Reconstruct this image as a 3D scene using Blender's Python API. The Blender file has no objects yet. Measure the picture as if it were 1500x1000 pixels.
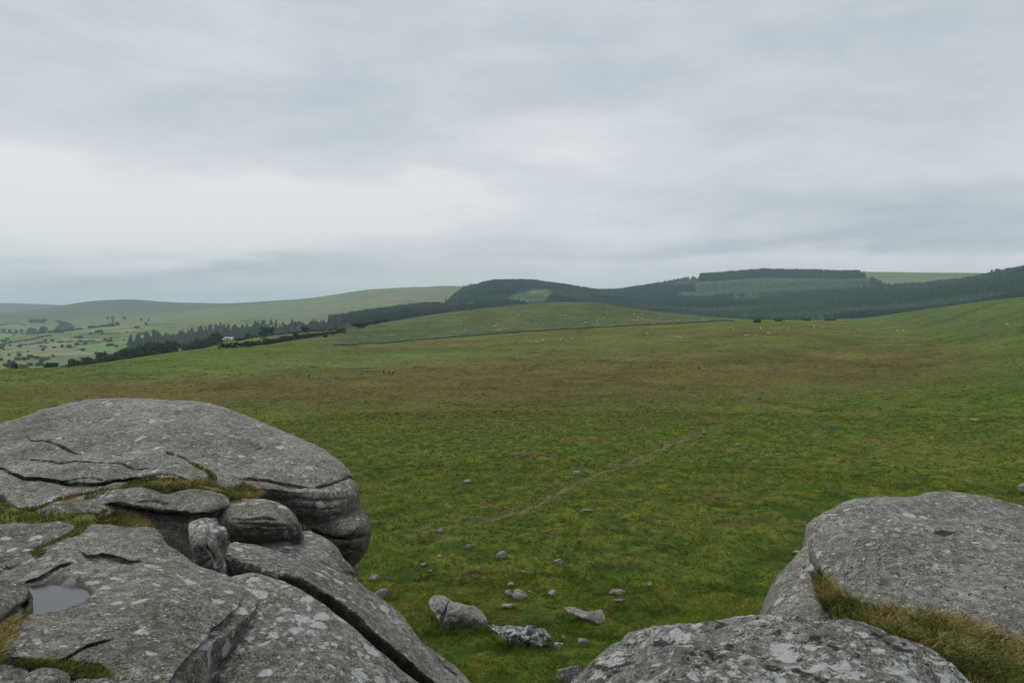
import bpy, math, random
import numpy as np
from math import radians as rad
random.seed(7)
S = bpy.context.scene
C = S.collection

# ------------------------------------------------------------------ camera, sky, sun, exposure
FPX, HV, CZ = 1150.0, 455.0, 13.0            # focal length in photo pixels, horizon row, eye height
PITCH = math.atan((500.0 - HV) / FPX)
CAM = np.array([0.0, 0.0, CZ])
FW = np.array([0.0, math.cos(PITCH), -math.sin(PITCH)])
UP = np.array([0.0, math.sin(PITCH), math.cos(PITCH)])
cam = bpy.data.cameras.new("camera"); cam_o = bpy.data.objects.new("camera", cam); C.objects.link(cam_o)
cam.sensor_width = 36.0; cam.lens = 36.0 * FPX / 1500.0
cam.clip_start = 0.05; cam.clip_end = 60000.0
cam_o.location = CAM; cam_o.rotation_euler = (math.pi / 2 - PITCH, 0, 0)
S.camera = cam_o
S.view_settings.view_transform = 'Standard'; S.view_settings.look = 'None'
S.view_settings.exposure = 0.0; S.view_settings.gamma = 1.0; S.view_settings.use_curve_mapping = False
S.render.engine = 'CYCLES'
S.cycles.max_bounces = 6; S.cycles.diffuse_bounces = 3; S.cycles.volume_bounces = 1
S.cycles.transparent_max_bounces = 8

SUN_EL, SUN_ROT = rad(52), rad(-40)
W = bpy.data.worlds.new("World"); S.world = W; W.use_nodes = True
def build_world():
    nt = W.node_tree; N = nt.nodes; L = nt.links; N.clear()
    out = N.new('ShaderNodeOutputWorld'); bg = N.new('ShaderNodeBackground'); L.new(bg.outputs[0], out.inputs[0])
    bg.inputs[1].default_value = 0.1
    sky = N.new('ShaderNodeTexSky'); sky.sky_type = 'NISHITA'; sky.sun_disc = False
    sky.sun_elevation = SUN_EL; sky.sun_rotation = SUN_ROT; sky.air_density = 1.0; sky.dust_density = 1.5
    tc = N.new('ShaderNodeTexCoord'); sep = N.new('ShaderNodeSeparateXYZ'); L.new(tc.outputs['Generated'], sep.inputs[0])
    def mth(op, a, b=None, c=None, clamp=False):
        n = N.new('ShaderNodeMath'); n.operation = op; n.use_clamp = clamp
        for i, x in enumerate((a, b, c)):
            if x is None: continue
            if isinstance(x, (int, float)): n.inputs[i].default_value = x
            else: L.new(x, n.inputs[i])
        return n.outputs[0]
    def noise(scale, zs, detail, rough, off):
        mp = N.new('ShaderNodeMapping'); L.new(tc.outputs['Generated'], mp.inputs[0])
        mp.inputs['Scale'].default_value = (1, 1, zs); mp.inputs['Location'].default_value = off
        n = N.new('ShaderNodeTexNoise'); L.new(mp.outputs[0], n.inputs['Vector'])
        n.inputs['Scale'].default_value = scale; n.inputs['Detail'].default_value = detail
        n.inputs['Roughness'].default_value = rough; n.inputs['Distortion'].default_value = 0.25
        return n.outputs['Fac']
    # brightness by elevation (a layered stratus deck, brighter low down)
    wob = mth('MULTIPLY_ADD', noise(2.2, 2.0, 3, .5, (3, 1, 0)), 0.09, -0.045)
    el = mth('ADD', sep.outputs['Z'], wob)
    cr = N.new('ShaderNodeValToRGB'); L.new(mth('MULTIPLY', el, 2.0, None, True), cr.inputs[0])
    e = cr.color_ramp.elements
    stops = [(0.0, .70), (.06, .72), (.12, .67), (.21, .70), (.31, .675), (.44, .615), (.60, .58), (.85, .57), (1.0, .60)]
    e[0].position, e[0].color = stops[0][0], (stops[0][1],) * 3 + (1,)
    e[1].position, e[1].color = stops[-1][0], (stops[-1][1],) * 3 + (1,)
    for p, v in stops[1:-1]:
        q = e.new(p); q.color = (v, v, v, 1)
    br = cr.outputs[0]
    n1 = noise(2.6, 3.0, 6, .55, (0.4, 0, 1.7)); n2 = noise(6.0, 3.2, 9, .66, (7, 2, 0)); n3 = noise(1.1, 2.5, 2, .5, (2, 5, 3))
    s = mth('ADD', br, mth('MULTIPLY_ADD', n1, 0.26, -0.13))
    s = mth('ADD', s, mth('MULTIPLY_ADD', n2, 0.30, -0.15))
    s = mth('ADD', s, mth('MULTIPLY_ADD', n3, 0.14, -0.07))
    ay = mth('MAXIMUM', mth('ABSOLUTE', sep.outputs['Y']), .15)
    gx = mth('ADD', mth('DIVIDE', sep.outputs['X'], ay), mth('MULTIPLY_ADD', noise(3.2, 4.0, 4, .55, (1, 9, 2)), .5, -.25))
    gz = mth('ADD', mth('DIVIDE', sep.outputs['Z'], ay), mth('MULTIPLY_ADD', noise(4.2, 5.0, 4, .55, (5, 3, 8)), .11, -.055))
    for (lx, lz, sx, sz, am) in ((-.60, .175, .11, .035, .12), (-.40, .120, .20, .028, .14), (-.12, .125, .22, .026, .10), (.02, .2, .06, .02, .05), (-.52, .10, .2, .02, .06), (.10, .205, .08, .025, .06), (.24, .215, .16, .022, .05), (.60, .16, .10, .02, .07),
                                 (.42, .135, .24, .022, -.10), (.62, .128, .16, .018, -.10), (.28, .090, .28, .013, -.12), (.55, .085, .2, .013, -.08), (-.40, .235, .18, .035, -.06), (.18, .26, .36, .05, -.05), (-.52, .045, .22, .012, -.16), (-.1, .05, .3, .008, -.05), (.5, .055, .3, .01, .06), (.65, .40, .10, .05, -.05), (-.62, .39, .15, .08, -.04)):
        q = mth('ADD', mth('POWER', mth('MULTIPLY_ADD', gx, 1 / sx, -lx / sx), 2.0), mth('POWER', mth('MULTIPLY_ADD', gz, 1 / sz, -lz / sz), 2.0))
        s = mth('MULTIPLY_ADD', mth('EXPONENT', mth('MULTIPLY', q, -.5)), am, s)
    s = mth('ADD', s, mth('MULTIPLY', sep.outputs['X'], -0.05))      # clearer towards the west
    hue = N.new('ShaderNodeMapRange'); L.new(s, hue.inputs[0]); hue.inputs[1].default_value = .48; hue.inputs[2].default_value = .80
    mix = N.new('ShaderNodeMix'); mix.data_type = 'RGBA'; L.new(hue.outputs[0], mix.inputs[0])
    mix.inputs[6].default_value = (4.95, 5.55, 6.05, 1); mix.inputs[7].default_value = (8.2, 8.35, 8.55, 1)
    # below the horizon: dull green-grey ground light
    low = N.new('ShaderNodeMapRange'); L.new(sep.outputs['Z'], low.inputs[0]); low.inputs[1].default_value = -0.06; low.inputs[2].default_value = -0.01
    m2 = N.new('ShaderNodeMix'); m2.data_type = 'RGBA'; L.new(low.outputs[0], m2.inputs[0])
    m2.inputs[6].default_value = (.7, .9, .6, 1); L.new(mix.outputs[2], m2.inputs[7])
    m3 = N.new('ShaderNodeMix'); m3.data_type = 'RGBA'; m3.inputs[0].default_value = 0.95
    L.new(sky.outputs[0], m3.inputs[6]); L.new(m2.outputs[2], m3.inputs[7])
    L.new(m3.outputs[2], bg.inputs[0])
build_world()
sun = bpy.data.lights.new("sun", 'SUN'); sun_o = bpy.data.objects.new("sun", sun); C.objects.link(sun_o)
sun.energy = 1.4; sun.angle = rad(35); sun.color = (1.0, .96, .9)
sun_o.rotation_euler = (math.pi / 2 - SUN_EL, 0, math.pi - SUN_ROT)
sun_o.location = (0, 0, 200)

# ------------------------------------------------------------------ helpers
def ray(u, v):
    u = np.asarray(u, float); v = np.asarray(v, float)
    x = (u - 750.0) / FPX; z = -(v - 500.0) / FPX
    return np.stack([x + 0 * z, FW[1] + z * UP[1] + 0 * x, FW[2] + z * UP[2] + 0 * x], -1)
def at(u, v, d):
    return CAM + ray(u, v) * np.asarray(d, float)[..., None]
def proj(P):
    q = P - CAM
    d = q @ FW; d = np.where(np.abs(d) < 1e-6, 1e-6, d)
    return 750 + FPX * q[..., 0] / d, 500 - FPX * (q @ UP) / d, d
def slope(u, v):                                  # height per metre of ground distance along the ray
    r = ray(u, v); return r[..., 2] / np.hypot(r[..., 0], r[..., 1])
def u2az(u): return np.arctan2((np.asarray(u, float) - 750.0) / FPX, 1.0)

def _hash(ix, iy, iz, seed):
    h = (ix * 374761393 + iy * 668265263 + iz * 2147483647 + seed * 1274126177) & 0xffffffff
    h = ((h ^ (h >> 13)) * 1274126177) & 0xffffffff
    h = ((h ^ (h >> 16)) * 2246822519) & 0xffffffff
    return ((h ^ (h >> 15)) & 0xffff) / 65535.0 * 2 - 1
def vnoise(P, seed=0):
    P = np.asarray(P, float); i = np.floor(P).astype(np.int64); f = P - i
    w = f * f * f * (f * (f * 6 - 15) + 10); r = 0
    for dx in (0, 1):
        for dy in (0, 1):
            for dz in (0, 1):
                wt = (w[..., 0] if dx else 1 - w[..., 0]) * (w[..., 1] if dy else 1 - w[..., 1]) * (w[..., 2] if dz else 1 - w[..., 2])
                r = r + wt * _hash(i[..., 0] + dx, i[..., 1] + dy, i[..., 2] + dz, seed)
    return r
def fbm(P, oct=4, seed=0, gain=.5):
    a, s, t = 1.0, 0, 0
    for k in range(oct):
        s = s + a * vnoise(P * 2.0 ** k + 17.3 * k, seed + k); t += a; a *= gain
    return s / t
def noise2(x, y, lam, oct=3, seed=0):
    return fbm(np.stack([x / lam, y / lam, np.zeros_like(x) + .37], -1), oct, seed)

def pip(px, py, poly):
    poly = np.asarray(poly, float); ins = np.zeros(np.shape(px), bool); n = len(poly)
    for i in range(n):
        x1, y1 = poly[i]; x2, y2 = poly[(i + 1) % n]
        if y1 == y2: continue
        c = ((y1 > py) != (y2 > py)) & (px < (x2 - x1) * (py - y1) / (y2 - y1) + x1)
        ins ^= c
    return ins
def pdist(px, py, pts, closed=False):             # distance to a polyline, nearest point, signed side, position along it
    pts = np.asarray(pts, float); n = len(pts)
    best = np.full(np.shape(px), 1e18); nx = np.zeros(np.shape(px)); ny = nx.copy(); sd = nx.copy(); al = nx.copy()
    segs = [(pts[i], pts[(i + 1) % n]) for i in range(n if closed else n - 1)]
    tot = sum(np.hypot(*(b - a)) for a, b in segs); acc = 0
    for a, b in segs:
        d = b - a; l2 = d @ d + 1e-12
        t = np.clip(((px - a[0]) * d[0] + (py - a[1]) * d[1]) / l2, 0, 1)
        cx = a[0] + t * d[0]; cy = a[1] + t * d[1]; dd = (px - cx) ** 2 + (py - cy) ** 2
        m = dd < best
        best = np.where(m, dd, best); nx = np.where(m, cx, nx); ny = np.where(m, cy, ny)
        sd = np.where(m, np.sign(d[0] * (py - a[1]) - d[1] * (px - a[0])), sd); al = np.where(m, (acc + t * math.sqrt(l2)) / tot, al)
        acc += math.sqrt(l2)
    return np.sqrt(best), nx, ny, sd, al

def mesh(name, V, faces, mat=None, parent=None, origin=None, col=None, smooth=True, sizes=None):
    V = np.asarray(V, np.float32)
    if origin is None: origin = np.array([0, 0, 0.0])
    me = bpy.data.meshes.new(name)
    if isinstance(faces, np.ndarray):
        k = faces.shape[1]; flat = faces.ravel().astype(np.int32); nf = len(faces)
        starts = np.arange(nf, dtype=np.int32) * k
    else:
        ar = [f for f in faces if len(f)]
        flat = np.concatenate([f.ravel() for f in ar]).astype(np.int32)
        tot = np.concatenate([np.full(len(f), f.shape[1]) for f in ar]); nf = len(tot)
        starts = np.concatenate([[0], np.cumsum(tot)[:-1]]).astype(np.int32)
    me.vertices.add(len(V)); me.vertices.foreach_set('co', (V - np.asarray(origin, np.float32)).astype(np.float32).ravel())
    me.loops.add(len(flat)); me.loops.foreach_set('vertex_index', flat)
    me.polygons.add(nf); me.polygons.foreach_set('loop_start', starts)
    me.polygons.foreach_set('use_smooth', np.full(nf, smooth))
    me.update(calc_edges=True); me.validate()
    if col is not None:
        a = me.color_attributes.new('tint', 'FLOAT_COLOR', 'POINT')
        c4 = np.ones((len(V), 4), np.float32); c4[:, :col.shape[1]] = col
        a.data.foreach_set('color', c4.ravel())
    if mat: me.materials.append(mat)
    o = bpy.data.objects.new(name, me); C.objects.link(o); o.location = origin
    if parent: o.parent = parent
    return o
def tag(o, label=None, cat=None, group=None, kind=None):
    if label: o['label'] = label
    if cat: o['category'] = cat
    if group: o['group'] = group
    if kind: o['kind'] = kind
    return o
def empty(name, loc):
    o = bpy.data.objects.new(name, None); C.objects.link(o); o.location = loc; o.empty_display_size = .3; return o
def dup(root, loc, rotz=0.0, scale=1.0):
    r = root.copy(); C.objects.link(r); r.location = loc
    r.rotation_euler = (0, 0, rotz); r.scale = (scale,) * 3 if np.isscalar(scale) else scale
    for ch in root.children:
        c = ch.copy(); C.objects.link(c); c.parent = r
        for g in ch.children:
            d = g.copy(); C.objects.link(d); d.parent = c
    return r

# ------------------------------------------------------------------ materials
class NT:
    def __init__(self, name):
        self.m = bpy.data.materials.new(name); self.m.use_nodes = True
        self.t = self.m.node_tree; self.N = self.t.nodes; self.L = self.t.links
        self.b = self.N['Principled BSDF']; self.out = self.N['Material Output']
        self.b.inputs['Specular IOR Level'].default_value = .25
    def set(self, sock, x):
        if isinstance(x, (int, float)): sock.default_value = x
        elif isinstance(x, tuple): sock.default_value = x if len(x) == 4 or sock.type == 'VECTOR' else x + (1,)
        else: self.L.new(x, sock)
    def math(self, op, a, b=None, clamp=False):
        n = self.N.new('ShaderNodeMath'); n.operation = op; n.use_clamp = clamp
        self.set(n.inputs[0], a)
        if b is not None: self.set(n.inputs[1], b)
        return n.outputs[0]
    def mix(self, f, a, b, blend='MIX'):
        n = self.N.new('ShaderNodeMix'); n.data_type = 'RGBA'; n.blend_type = blend
        self.set(n.inputs[0], f); self.set(n.inputs[6], a); self.set(n.inputs[7], b); return n.outputs[2]
    def coord(self, which='Object', scale=(1, 1, 1), loc=(0, 0, 0)):
        tc = self.N.new('ShaderNodeTexCoord'); mp = self.N.new('ShaderNodeMapping')
        self.L.new(tc.outputs[which], mp.inputs[0]); mp.inputs['Scale'].default_value = scale; mp.inputs['Location'].default_value = loc
        return mp.outputs[0]
    def noise(self, vec, scale, detail=4, rough=.55, dist=0.0, out='Fac'):
        n = self.N.new('ShaderNodeTexNoise'); self.L.new(vec, n.inputs['Vector'])
        n.inputs['Scale'].default_value = scale; n.inputs['Detail'].default_value = detail
        n.inputs['Roughness'].default_value = rough; n.inputs['Distortion'].default_value = dist
        return n.outputs[out]
    def voro(self, vec, scale):
        n = self.N.new('ShaderNodeTexVoronoi'); self.L.new(vec, n.inputs['Vector']); n.inputs['Scale'].default_value = scale
        return n
    def rng(self, x, a, b, c=0.0, d=1.0, smooth=False):
        n = self.N.new('ShaderNodeMapRange'); self.set(n.inputs[0], x)
        if smooth: n.interpolation_type = 'SMOOTHSTEP'
        for i, q in enumerate((a, b, c, d)): n.inputs[i + 1].default_value = q
        return n.outputs[0]
    def bump(self, h, strength, dist, prev=None):
        n = self.N.new('ShaderNodeBump'); n.inputs['Strength'].default_value = strength; n.inputs['Distance'].default_value = dist
        self.L.new(h, n.inputs['Height'])
        if prev: self.L.new(prev, n.inputs['Normal'])
        return n.outputs[0]
    def attr(self, name='tint'):
        n = self.N.new('ShaderNodeAttribute'); n.attribute_name = name; return n.outputs['Color']

def rock_mat(name, white=.5, wscale=5.0, black=.2, green=.3, dark=1.0, moss=0.0, scale=1.0, crust=0.0, bcrust=0.0, wet=False):
    k = NT(name); v = k.coord('Object', (scale,) * 3, (3.1, 7.7, 1.3))
    wv = k.N.new('ShaderNodeVectorMath'); wv.operation = 'MULTIPLY_ADD'
    k.L.new(k.noise(v, 9, 4, .6, 0, 'Color'), wv.inputs[0]); wv.inputs[1].default_value = (.14, .14, .14); k.L.new(v, wv.inputs[2])
    wv2 = k.N.new('ShaderNodeVectorMath'); wv2.operation = 'MULTIPLY_ADD'
    k.L.new(k.noise(v, 40, 3, .6, 0, 'Color'), wv2.inputs[0]); wv2.inputs[1].default_value = (.03, .03, .03); k.L.new(wv.outputs[0], wv2.inputs[2])
    vd = wv2.outputs[0]
    d = dark
    base = k.mix(k.rng(k.noise(v, 2.1, 6, .62, .4), .32, .68), (.150 * d, .143 * d, .122 * d), (.250 * d, .240 * d, .210 * d))
    base = k.mix(k.rng(k.noise(v, 9, 5, .65), .46, .66, 0, .6), base, (.315 * d, .305 * d, .275 * d))
    def grain(sc, lo, hi, a, b, det=2):
        return k.rng(k.noise(v, sc, det, .6), a, b, lo, hi)
    g = k.math('MULTIPLY', k.math('MULTIPLY', grain(1.1, .80, 1.28, .36, .64, 5), grain(20, .66, 1.36, .38, .62, 6)), k.math('ADD', 1.0, k.math('MULTIPLY', k.math('SUBTRACT', grain(80, .42, 1.70, .36, .64, 3), 1.0), k.rng(k.noise(v, 1.9, 4, .6), .35, .65, .35, 1.25))))
    sc_ = k.N.new('ShaderNodeVectorMath'); sc_.operation = 'SCALE'; k.L.new(base, sc_.inputs[0]); k.L.new(g, sc_.inputs['Scale']); base = sc_.outputs[0]
    if green > 0:
        base = k.mix(k.rng(k.noise(v, 3.1, 5, .65, .3), .60 - .22 * green, .86 - .22 * green, 0, .7), base, (.115 * d, .112 * d, .045 * d))
        base = k.mix(k.rng(k.noise(v, 26, 4, .7), .66 - .12 * green, .72 - .12 * green, 0, .5), base, (.21 * d, .20 * d, .085 * d))
    if moss > 0:
        base = k.mix(k.rng(k.noise(v, 4.6, 6, .7, .5), .66 - .25 * moss, .76 - .25 * moss, 0, .8), base, (.07, .066, .018))
    def blobs(sc, keep, r0, r1, cl, cm, soft):
        vo = k.voro(vd, sc); sp = k.N.new('ShaderNodeSeparateColor'); k.L.new(vo.outputs['Color'], sp.inputs[0])
        r = k.rng(sp.outputs[0], 1 - keep, 1.0, r0, r1)
        cl_n = k.rng(k.noise(v, cl, 3, .5, .2), cm, cm + .12, 0, 1)
        r = k.math('MULTIPLY', r, cl_n)
        on = k.math('GREATER_THAN', sp.outputs[0], 1 - keep)
        f = k.rng(k.math('SUBTRACT', r, vo.outputs['Distance']), 0.0, soft)
        return k.math('MULTIPLY', f, on, True)
    w1 = blobs(wscale * 1.15, .14 + .46 * white, .10, .52 + .10 * white, 1.7, .60 - .28 * white, .06)
    w2 = blobs(wscale * 2.7, .12 + .40 * white, .15, .52 + .08 * white, 2.9, .60 - .25 * white, .10)
    w3 = blobs(wscale * 9, .20 + .12 * white, .2, .5, 4.0, .45 - .1 * white, .15)
    wf = k.math('MAXIMUM', w1, k.math('MAXIMUM', w2, w3))
    holes = k.rng(k.noise(v, 60, 4, .7), .32, .46)
    vo = k.voro(vd, 34); spk = k.N.new('ShaderNodeSeparateColor'); k.L.new(vo.outputs['Color'], spk.inputs[0])
    w4 = k.math('MULTIPLY', k.rng(k.math('SUBTRACT', k.math('MULTIPLY', spk.outputs[1], .42), vo.outputs['Distance']), 0, .08), k.math('GREATER_THAN', spk.outputs[0], .74 - .14 * white))
    wf = k.math('MULTIPLY', wf, holes)
    wf = k.math('MAXIMUM', wf, k.math('MULTIPLY', w4, .95))
    if crust > 0:
        vc = k.coord('Object', (scale, scale * 1.1, scale), (5.5, 1.2, 9.3))
        cr_ = k.rng(k.noise(vc, wscale * 1.0, 9, .72, .15), .66 - .14 * crust, .69 - .14 * crust)
        wf = k.math('MAXIMUM', wf, k.math('MULTIPLY', cr_, k.rng(k.noise(v, 48, 4, .7), .30, .42)))
    wc = k.mix(k.rng(k.noise(v, 70, 3, .6), .3, .7), (.42, .43, .41), (.68, .695, .67))
    c = k.mix(k.math('MULTIPLY', wf, .9), base, wc)
    if black > 0:
        b1 = blobs(wscale * .8, .10 + .25 * black, .15, .5, 1.3, .66 - .3 * black, .08)
        b2 = blobs(wscale * 4.5, .10 + .2 * black, .2, .5, 2.2, .60 - .25 * black, .12)
        bf = k.math('MAXIMUM', b1, b2)
        if bcrust > 0:
            vb_ = k.coord('Object', (scale, scale * 1.2, scale), (1.5, 8.2, 2.3))
            bf = k.math('MAXIMUM', bf, k.rng(k.noise(vb_, wscale * .9, 9, .74, .15), .68 - .14 * bcrust, .71 - .14 * bcrust))
        c = k.mix(k.math('MULTIPLY', bf, .9), c, (.026, .025, .026))
    if wet:
        at_ = k.N.new('ShaderNodeAttribute'); at_.attribute_name = 'tint'; c = k.mix(at_.outputs['Color'], c, k.mix(.62, c, (.02, .02, .016)))
    k.L.new(c, k.b.inputs['Base Color'])
    k.b.inputs['Roughness'].default_value = .93; k.b.inputs['Specular IOR Level'].default_value = .12
    n = k.bump(k.noise(v, 7, 9, .70), 1.0, .055)
    n = k.bump(k.noise(v, 45, 5, .7), .9, .009, n)
    n = k.bump(wf, .5, .006, n)
    k.L.new(n, k.b.inputs['Normal'])
    return k.m

def tint_mat(name, var=.35, scale=1.0, rough=.9, bump=0.0, bs=20, transl=0.0, coord='Object'):
    k = NT(name); v = k.coord(coord); a = k.attr()
    f = k.rng(k.noise(v, scale, 5, .65), .25, .75, 1 - var, 1 + var)
    c = k.mix(1.0, a, (1, 1, 1)); 
    mul = k.N.new('ShaderNodeVectorMath'); mul.operation = 'SCALE'; k.L.new(a, mul.inputs[0]); k.L.new(f, mul.inputs['Scale'])
    k.L.new(mul.outputs[0], k.b.inputs['Base Color']); k.b.inputs['Roughness'].default_value = rough
    k.b.inputs['Specular IOR Level'].default_value = .08
    if bump: k.L.new(k.bump(k.noise(v, bs, 5, .7), 1.0, bump), k.b.inputs['Normal'])
    return k.m
def flat_mat(name, c, rough=.8, var=.15, scale=8.0):
    k = NT(name); v = k.coord('Object')
    col = k.mix(k.rng(k.noise(v, scale, 4, .6), .3, .7), tuple(x * (1 - var) for x in c), tuple(x * (1 + var) for x in c))
    k.L.new(col, k.b.inputs['Base Color']); k.b.inputs['Roughness'].default_value = rough
    return k.m

M_ground = None
# ------------------------------------------------------------------ terrain: the moor and the hills
def pchip(K, Z, X):
    """monotone cubic, K,Z (n,k), X (m,) -> (n,m)"""
    h = np.diff(K, axis=1); d = np.diff(Z, axis=1) / h
    m = np.zeros_like(Z)
    w1 = 2 * h[:, 1:] + h[:, :-1]; w2 = h[:, 1:] + 2 * h[:, :-1]
    ok = d[:, :-1] * d[:, 1:] > 0
    dd = np.where(ok, (w1 + w2) / (w1 / np.where(ok, d[:, :-1], 1) + w2 / np.where(ok, d[:, 1:], 1)), 0)
    m[:, 1:-1] = dd; m[:, 0] = d[:, 0]; m[:, -1] = d[:, -1]
    out = np.zeros((K.shape[0], len(X)))
    for r in range(K.shape[0]):
        j = np.clip(np.searchsorted(K[r], X) - 1, 0, K.shape[1] - 2)
        t = np.clip((X - K[r, j]) / h[r, j], 0, 1); hh = h[r, j]
        out[r] = (Z[r, j] * (1 + 2 * t) * (1 - t) ** 2 + m[r, j] * hh * t * (1 - t) ** 2
                  + Z[r, j + 1] * t * t * (3 - 2 * t) + m[r, j + 1] * hh * t * t * (t - 1))
    return out
def smooth_cols(a, w):
    k = np.hanning(2 * w + 3)[1:-1]; k /= k.sum()
    p = np.pad(a, ((w, w),) + ((0, 0),) * (a.ndim - 1), mode='edge')
    return np.apply_along_axis(lambda c: np.convolve(c, k, mode='valid'), 0, p)
def az_grid(step, half):
    fine = np.arange(-half, half + step, step)
    side = np.linspace(half, math.pi, 24)[1:]
    return np.concatenate([-side[::-1], fine, side])

class Terrain:
    def __init__(self, AZ, RR, Z): self.AZ, self.RR, self.Z = AZ, RR, Z; self.lr = np.log(RR)
    def h(self, az, R):
        az = np.asarray(az, float); R = np.asarray(R, float)
        i = np.clip(np.searchsorted(self.AZ, az) - 1, 0, len(self.AZ) - 2)
        l = np.log(np.maximum(R, 1e-3)); j = np.clip(np.searchsorted(self.lr, l) - 1, 0, len(self.lr) - 2)
        s = np.clip((az - self.AZ[i]) / (self.AZ[i + 1] - self.AZ[i]), 0, 1); t = np.clip((R - self.RR[j]) / (self.RR[j + 1] - self.RR[j]), 0, 1)
        Z = self.Z
        return (Z[i, j] * (1 - s) + Z[i + 1, j] * s) * (1 - t) + (Z[i, j + 1] * (1 - s) + Z[i + 1, j + 1] * s) * t
    def hxy(self, x, y): return self.h(np.arctan2(x, y), np.hypot(x, y))
    def hit(self, u, v, r0=14.0, r1=None):
        d = ray(u, v); hl = math.hypot(d[0], d[1]); az = math.atan2(d[0], d[1])
        R = np.exp(np.linspace(math.log(r0), math.log(r1 or self.RR[-1]), 4000))
        below = CZ + R * d[2] / hl < self.h(np.full_like(R, az), R)
        if not below.any(): return self.hit(u, v + .7, r0, r1) if v < 560 else None
        r = R[np.argmax(below)]
        return np.array([r * math.sin(az), r * math.cos(az), float(self.h(az, r))])
    def build(self, name, mat, colf):
        na, nr = self.Z.shape
        A = self.AZ[:, None] + 0 * self.RR[None]; R = self.RR[None] + 0 * A
        P = np.stack([R * np.sin(A), R * np.cos(A), self.Z], -1)
        idx = np.arange(na * nr).reshape(na, nr)
        q = np.stack([idx[:-1, :-1], idx[:-1, 1:], idx[1:, 1:], idx[1:, :-1]], -1).reshape(-1, 4)
        col = colf(P, R)
        o = mesh(name, P.reshape(-1, 3), q, mat, col=col.reshape(-1, 3))
        return tag(o, kind='structure')

# columns of the moor: photo column, foot distance, foot row, crest distance, crest row, height below the eye at 200 m
MOOR = [(-700, 230, 566, 340, 572, -21.5), (-200, 235, 560, 380, 552, -20.8), (0, 240, 552, 400, 540.5, -20.2), (100, 250, 549, 420, 537, -20),
        (200, 270, 541, 450, 520.5, -19.8), (300, 300, 527, 500, 508, -19.4), (345, 330, 520, 640, 496.5, -19.2), (400, 370, 512, 690, 490.5, -19),
        (500, 430, 502, 650, 483, -18.7), (560, 460, 500, 640, 472.5, -18.4), (650, 470, 494, 680, 458, -18.1), (740, 470, 488.5, 720, 447.5, -18),
        (810, 470, 484.5, 750, 442, -18), (870, 470, 481, 770, 442.5, -18), (910, 470, 479, 780, 448, -17.9), (960, 470, 476.5, 800, 456, -17.8),
        (1050, 480, 473, 850, 463.5, -17.4), (1120, 520, 474, 900, 468, -17.2), (1250, 540, 478, 860, 467, -16.8), (1350, 420, 488, 700, 453, -16),
        (1430, 360, 490, 600, 442, -15.5), (1500, 320, 490, 560, 434, -15), (1800, 300, 468, 500, 395, -13), (2600, 300, 455, 500, 380, -12)]
MT = np.array(MOOR, float)
AZm = az_grid(.0021, rad(46))
RRm = np.exp(np.arange(math.log(7.0), math.log(1500.0), .0072))
def moor_base():
    az = u2az(MT[:, 0])
    cols = []
    zf = MT[:, 1] * slope(MT[:, 0], MT[:, 2]); zc = MT[:, 3] * slope(MT[:, 0], MT[:, 4])
    z115 = 1.14 * MT[:, 3] * slope(MT[:, 0], MT[:, 4] + 6); z16 = 1.6 * MT[:, 3] * slope(MT[:, 0], MT[:, 4] + 44)
    z24 = 2.4 * MT[:, 3] * slope(MT[:, 0], MT[:, 4] + 90)
    i = lambda a: np.interp(AZm, az, a)
    Rf, Rc = i(MT[:, 1]), i(MT[:, 3])
    one = np.ones_like(AZm)
    K = np.stack([5 * one, 12 * one, 20 * one, 27 * one, 40 * one, 60 * one, 100 * one, 190 * one, Rf, Rc, 1.14 * Rc, 1.6 * Rc, 2.4 * Rc], 1)
    tiltL = np.clip(np.sin(AZm), -.6, .6)
    Z = np.stack([-10.4 * one, -11.0 * one, -12.1 * one, -12.8 * one, -13.6 * one, -14.6 * one, i(MT[:, 5]) * .35 - 10.0, i(MT[:, 5]), i(zf), i(zc), i(z115), i(z16), i(z24)], 1)
    K, Z = smooth_cols(np.log(K), 14), smooth_cols(Z, 14)
    return pchip(K, Z, np.log(RRm)) + CZ
Zm = moor_base()
A_, R_ = np.meshgrid(AZm, RRm, indexing='ij'); X_, Y_ = R_ * np.sin(A_), R_ * np.cos(A_)
Rc_col = np.interp(AZm, u2az(MT[:, 0]), MT[:, 3])[:, None]
tus = noise2(X_, Y_, 1.7, 3, 11); tus2 = noise2(X_, Y_, .55, 2, 12)
Zm += noise2(X_, Y_, 70, 2, 3) * np.clip(R_ / 500, 0, 1) * .8 + noise2(X_, Y_, 14, 3, 4) * .42 + np.maximum(tus, -.3) * .34 * np.clip(1.5 - R_ / 400, .3, 1) + tus2 * .06 * np.clip(1.3 - R_ / 160, 0, 1)
# the trodden path, as rows and columns of the photo
PATH = [(600, 782), (645, 772), (690, 763), (740, 755), (775, 745), (800, 733), (822, 719), (845, 706), (880, 692), (915, 679), (950, 664), (975, 654), (1005, 643), (1035, 632), (1070, 619), (1110, 605), (1150, 592), (1200, 577), (1250, 564), (1310, 553), (1380, 546), (1440, 536), (1490, 520)]
SKY_U = [-600, 0, 100, 150, 200, 250, 300, 345, 400, 450, 500, 530, 560, 600, 650, 700, 760, 800, 820, 870, 885, 900, 930, 960, 1000, 1040, 1100, 1180, 1250, 1290, 1350, 1400, 1450, 1500, 1700]
SKY_V = [569, 540.5, 537.5, 531, 523.5, 516, 510, 496.5, 490.5, 486, 482.5, 477.5, 472.5, 466, 458, 452.5, 446, 443, 442, 442.5, 444, 447, 452, 456.5, 460, 463.5, 468, 469, 467, 462.5, 453.5, 446.5, 439.5, 434, 407]
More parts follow.
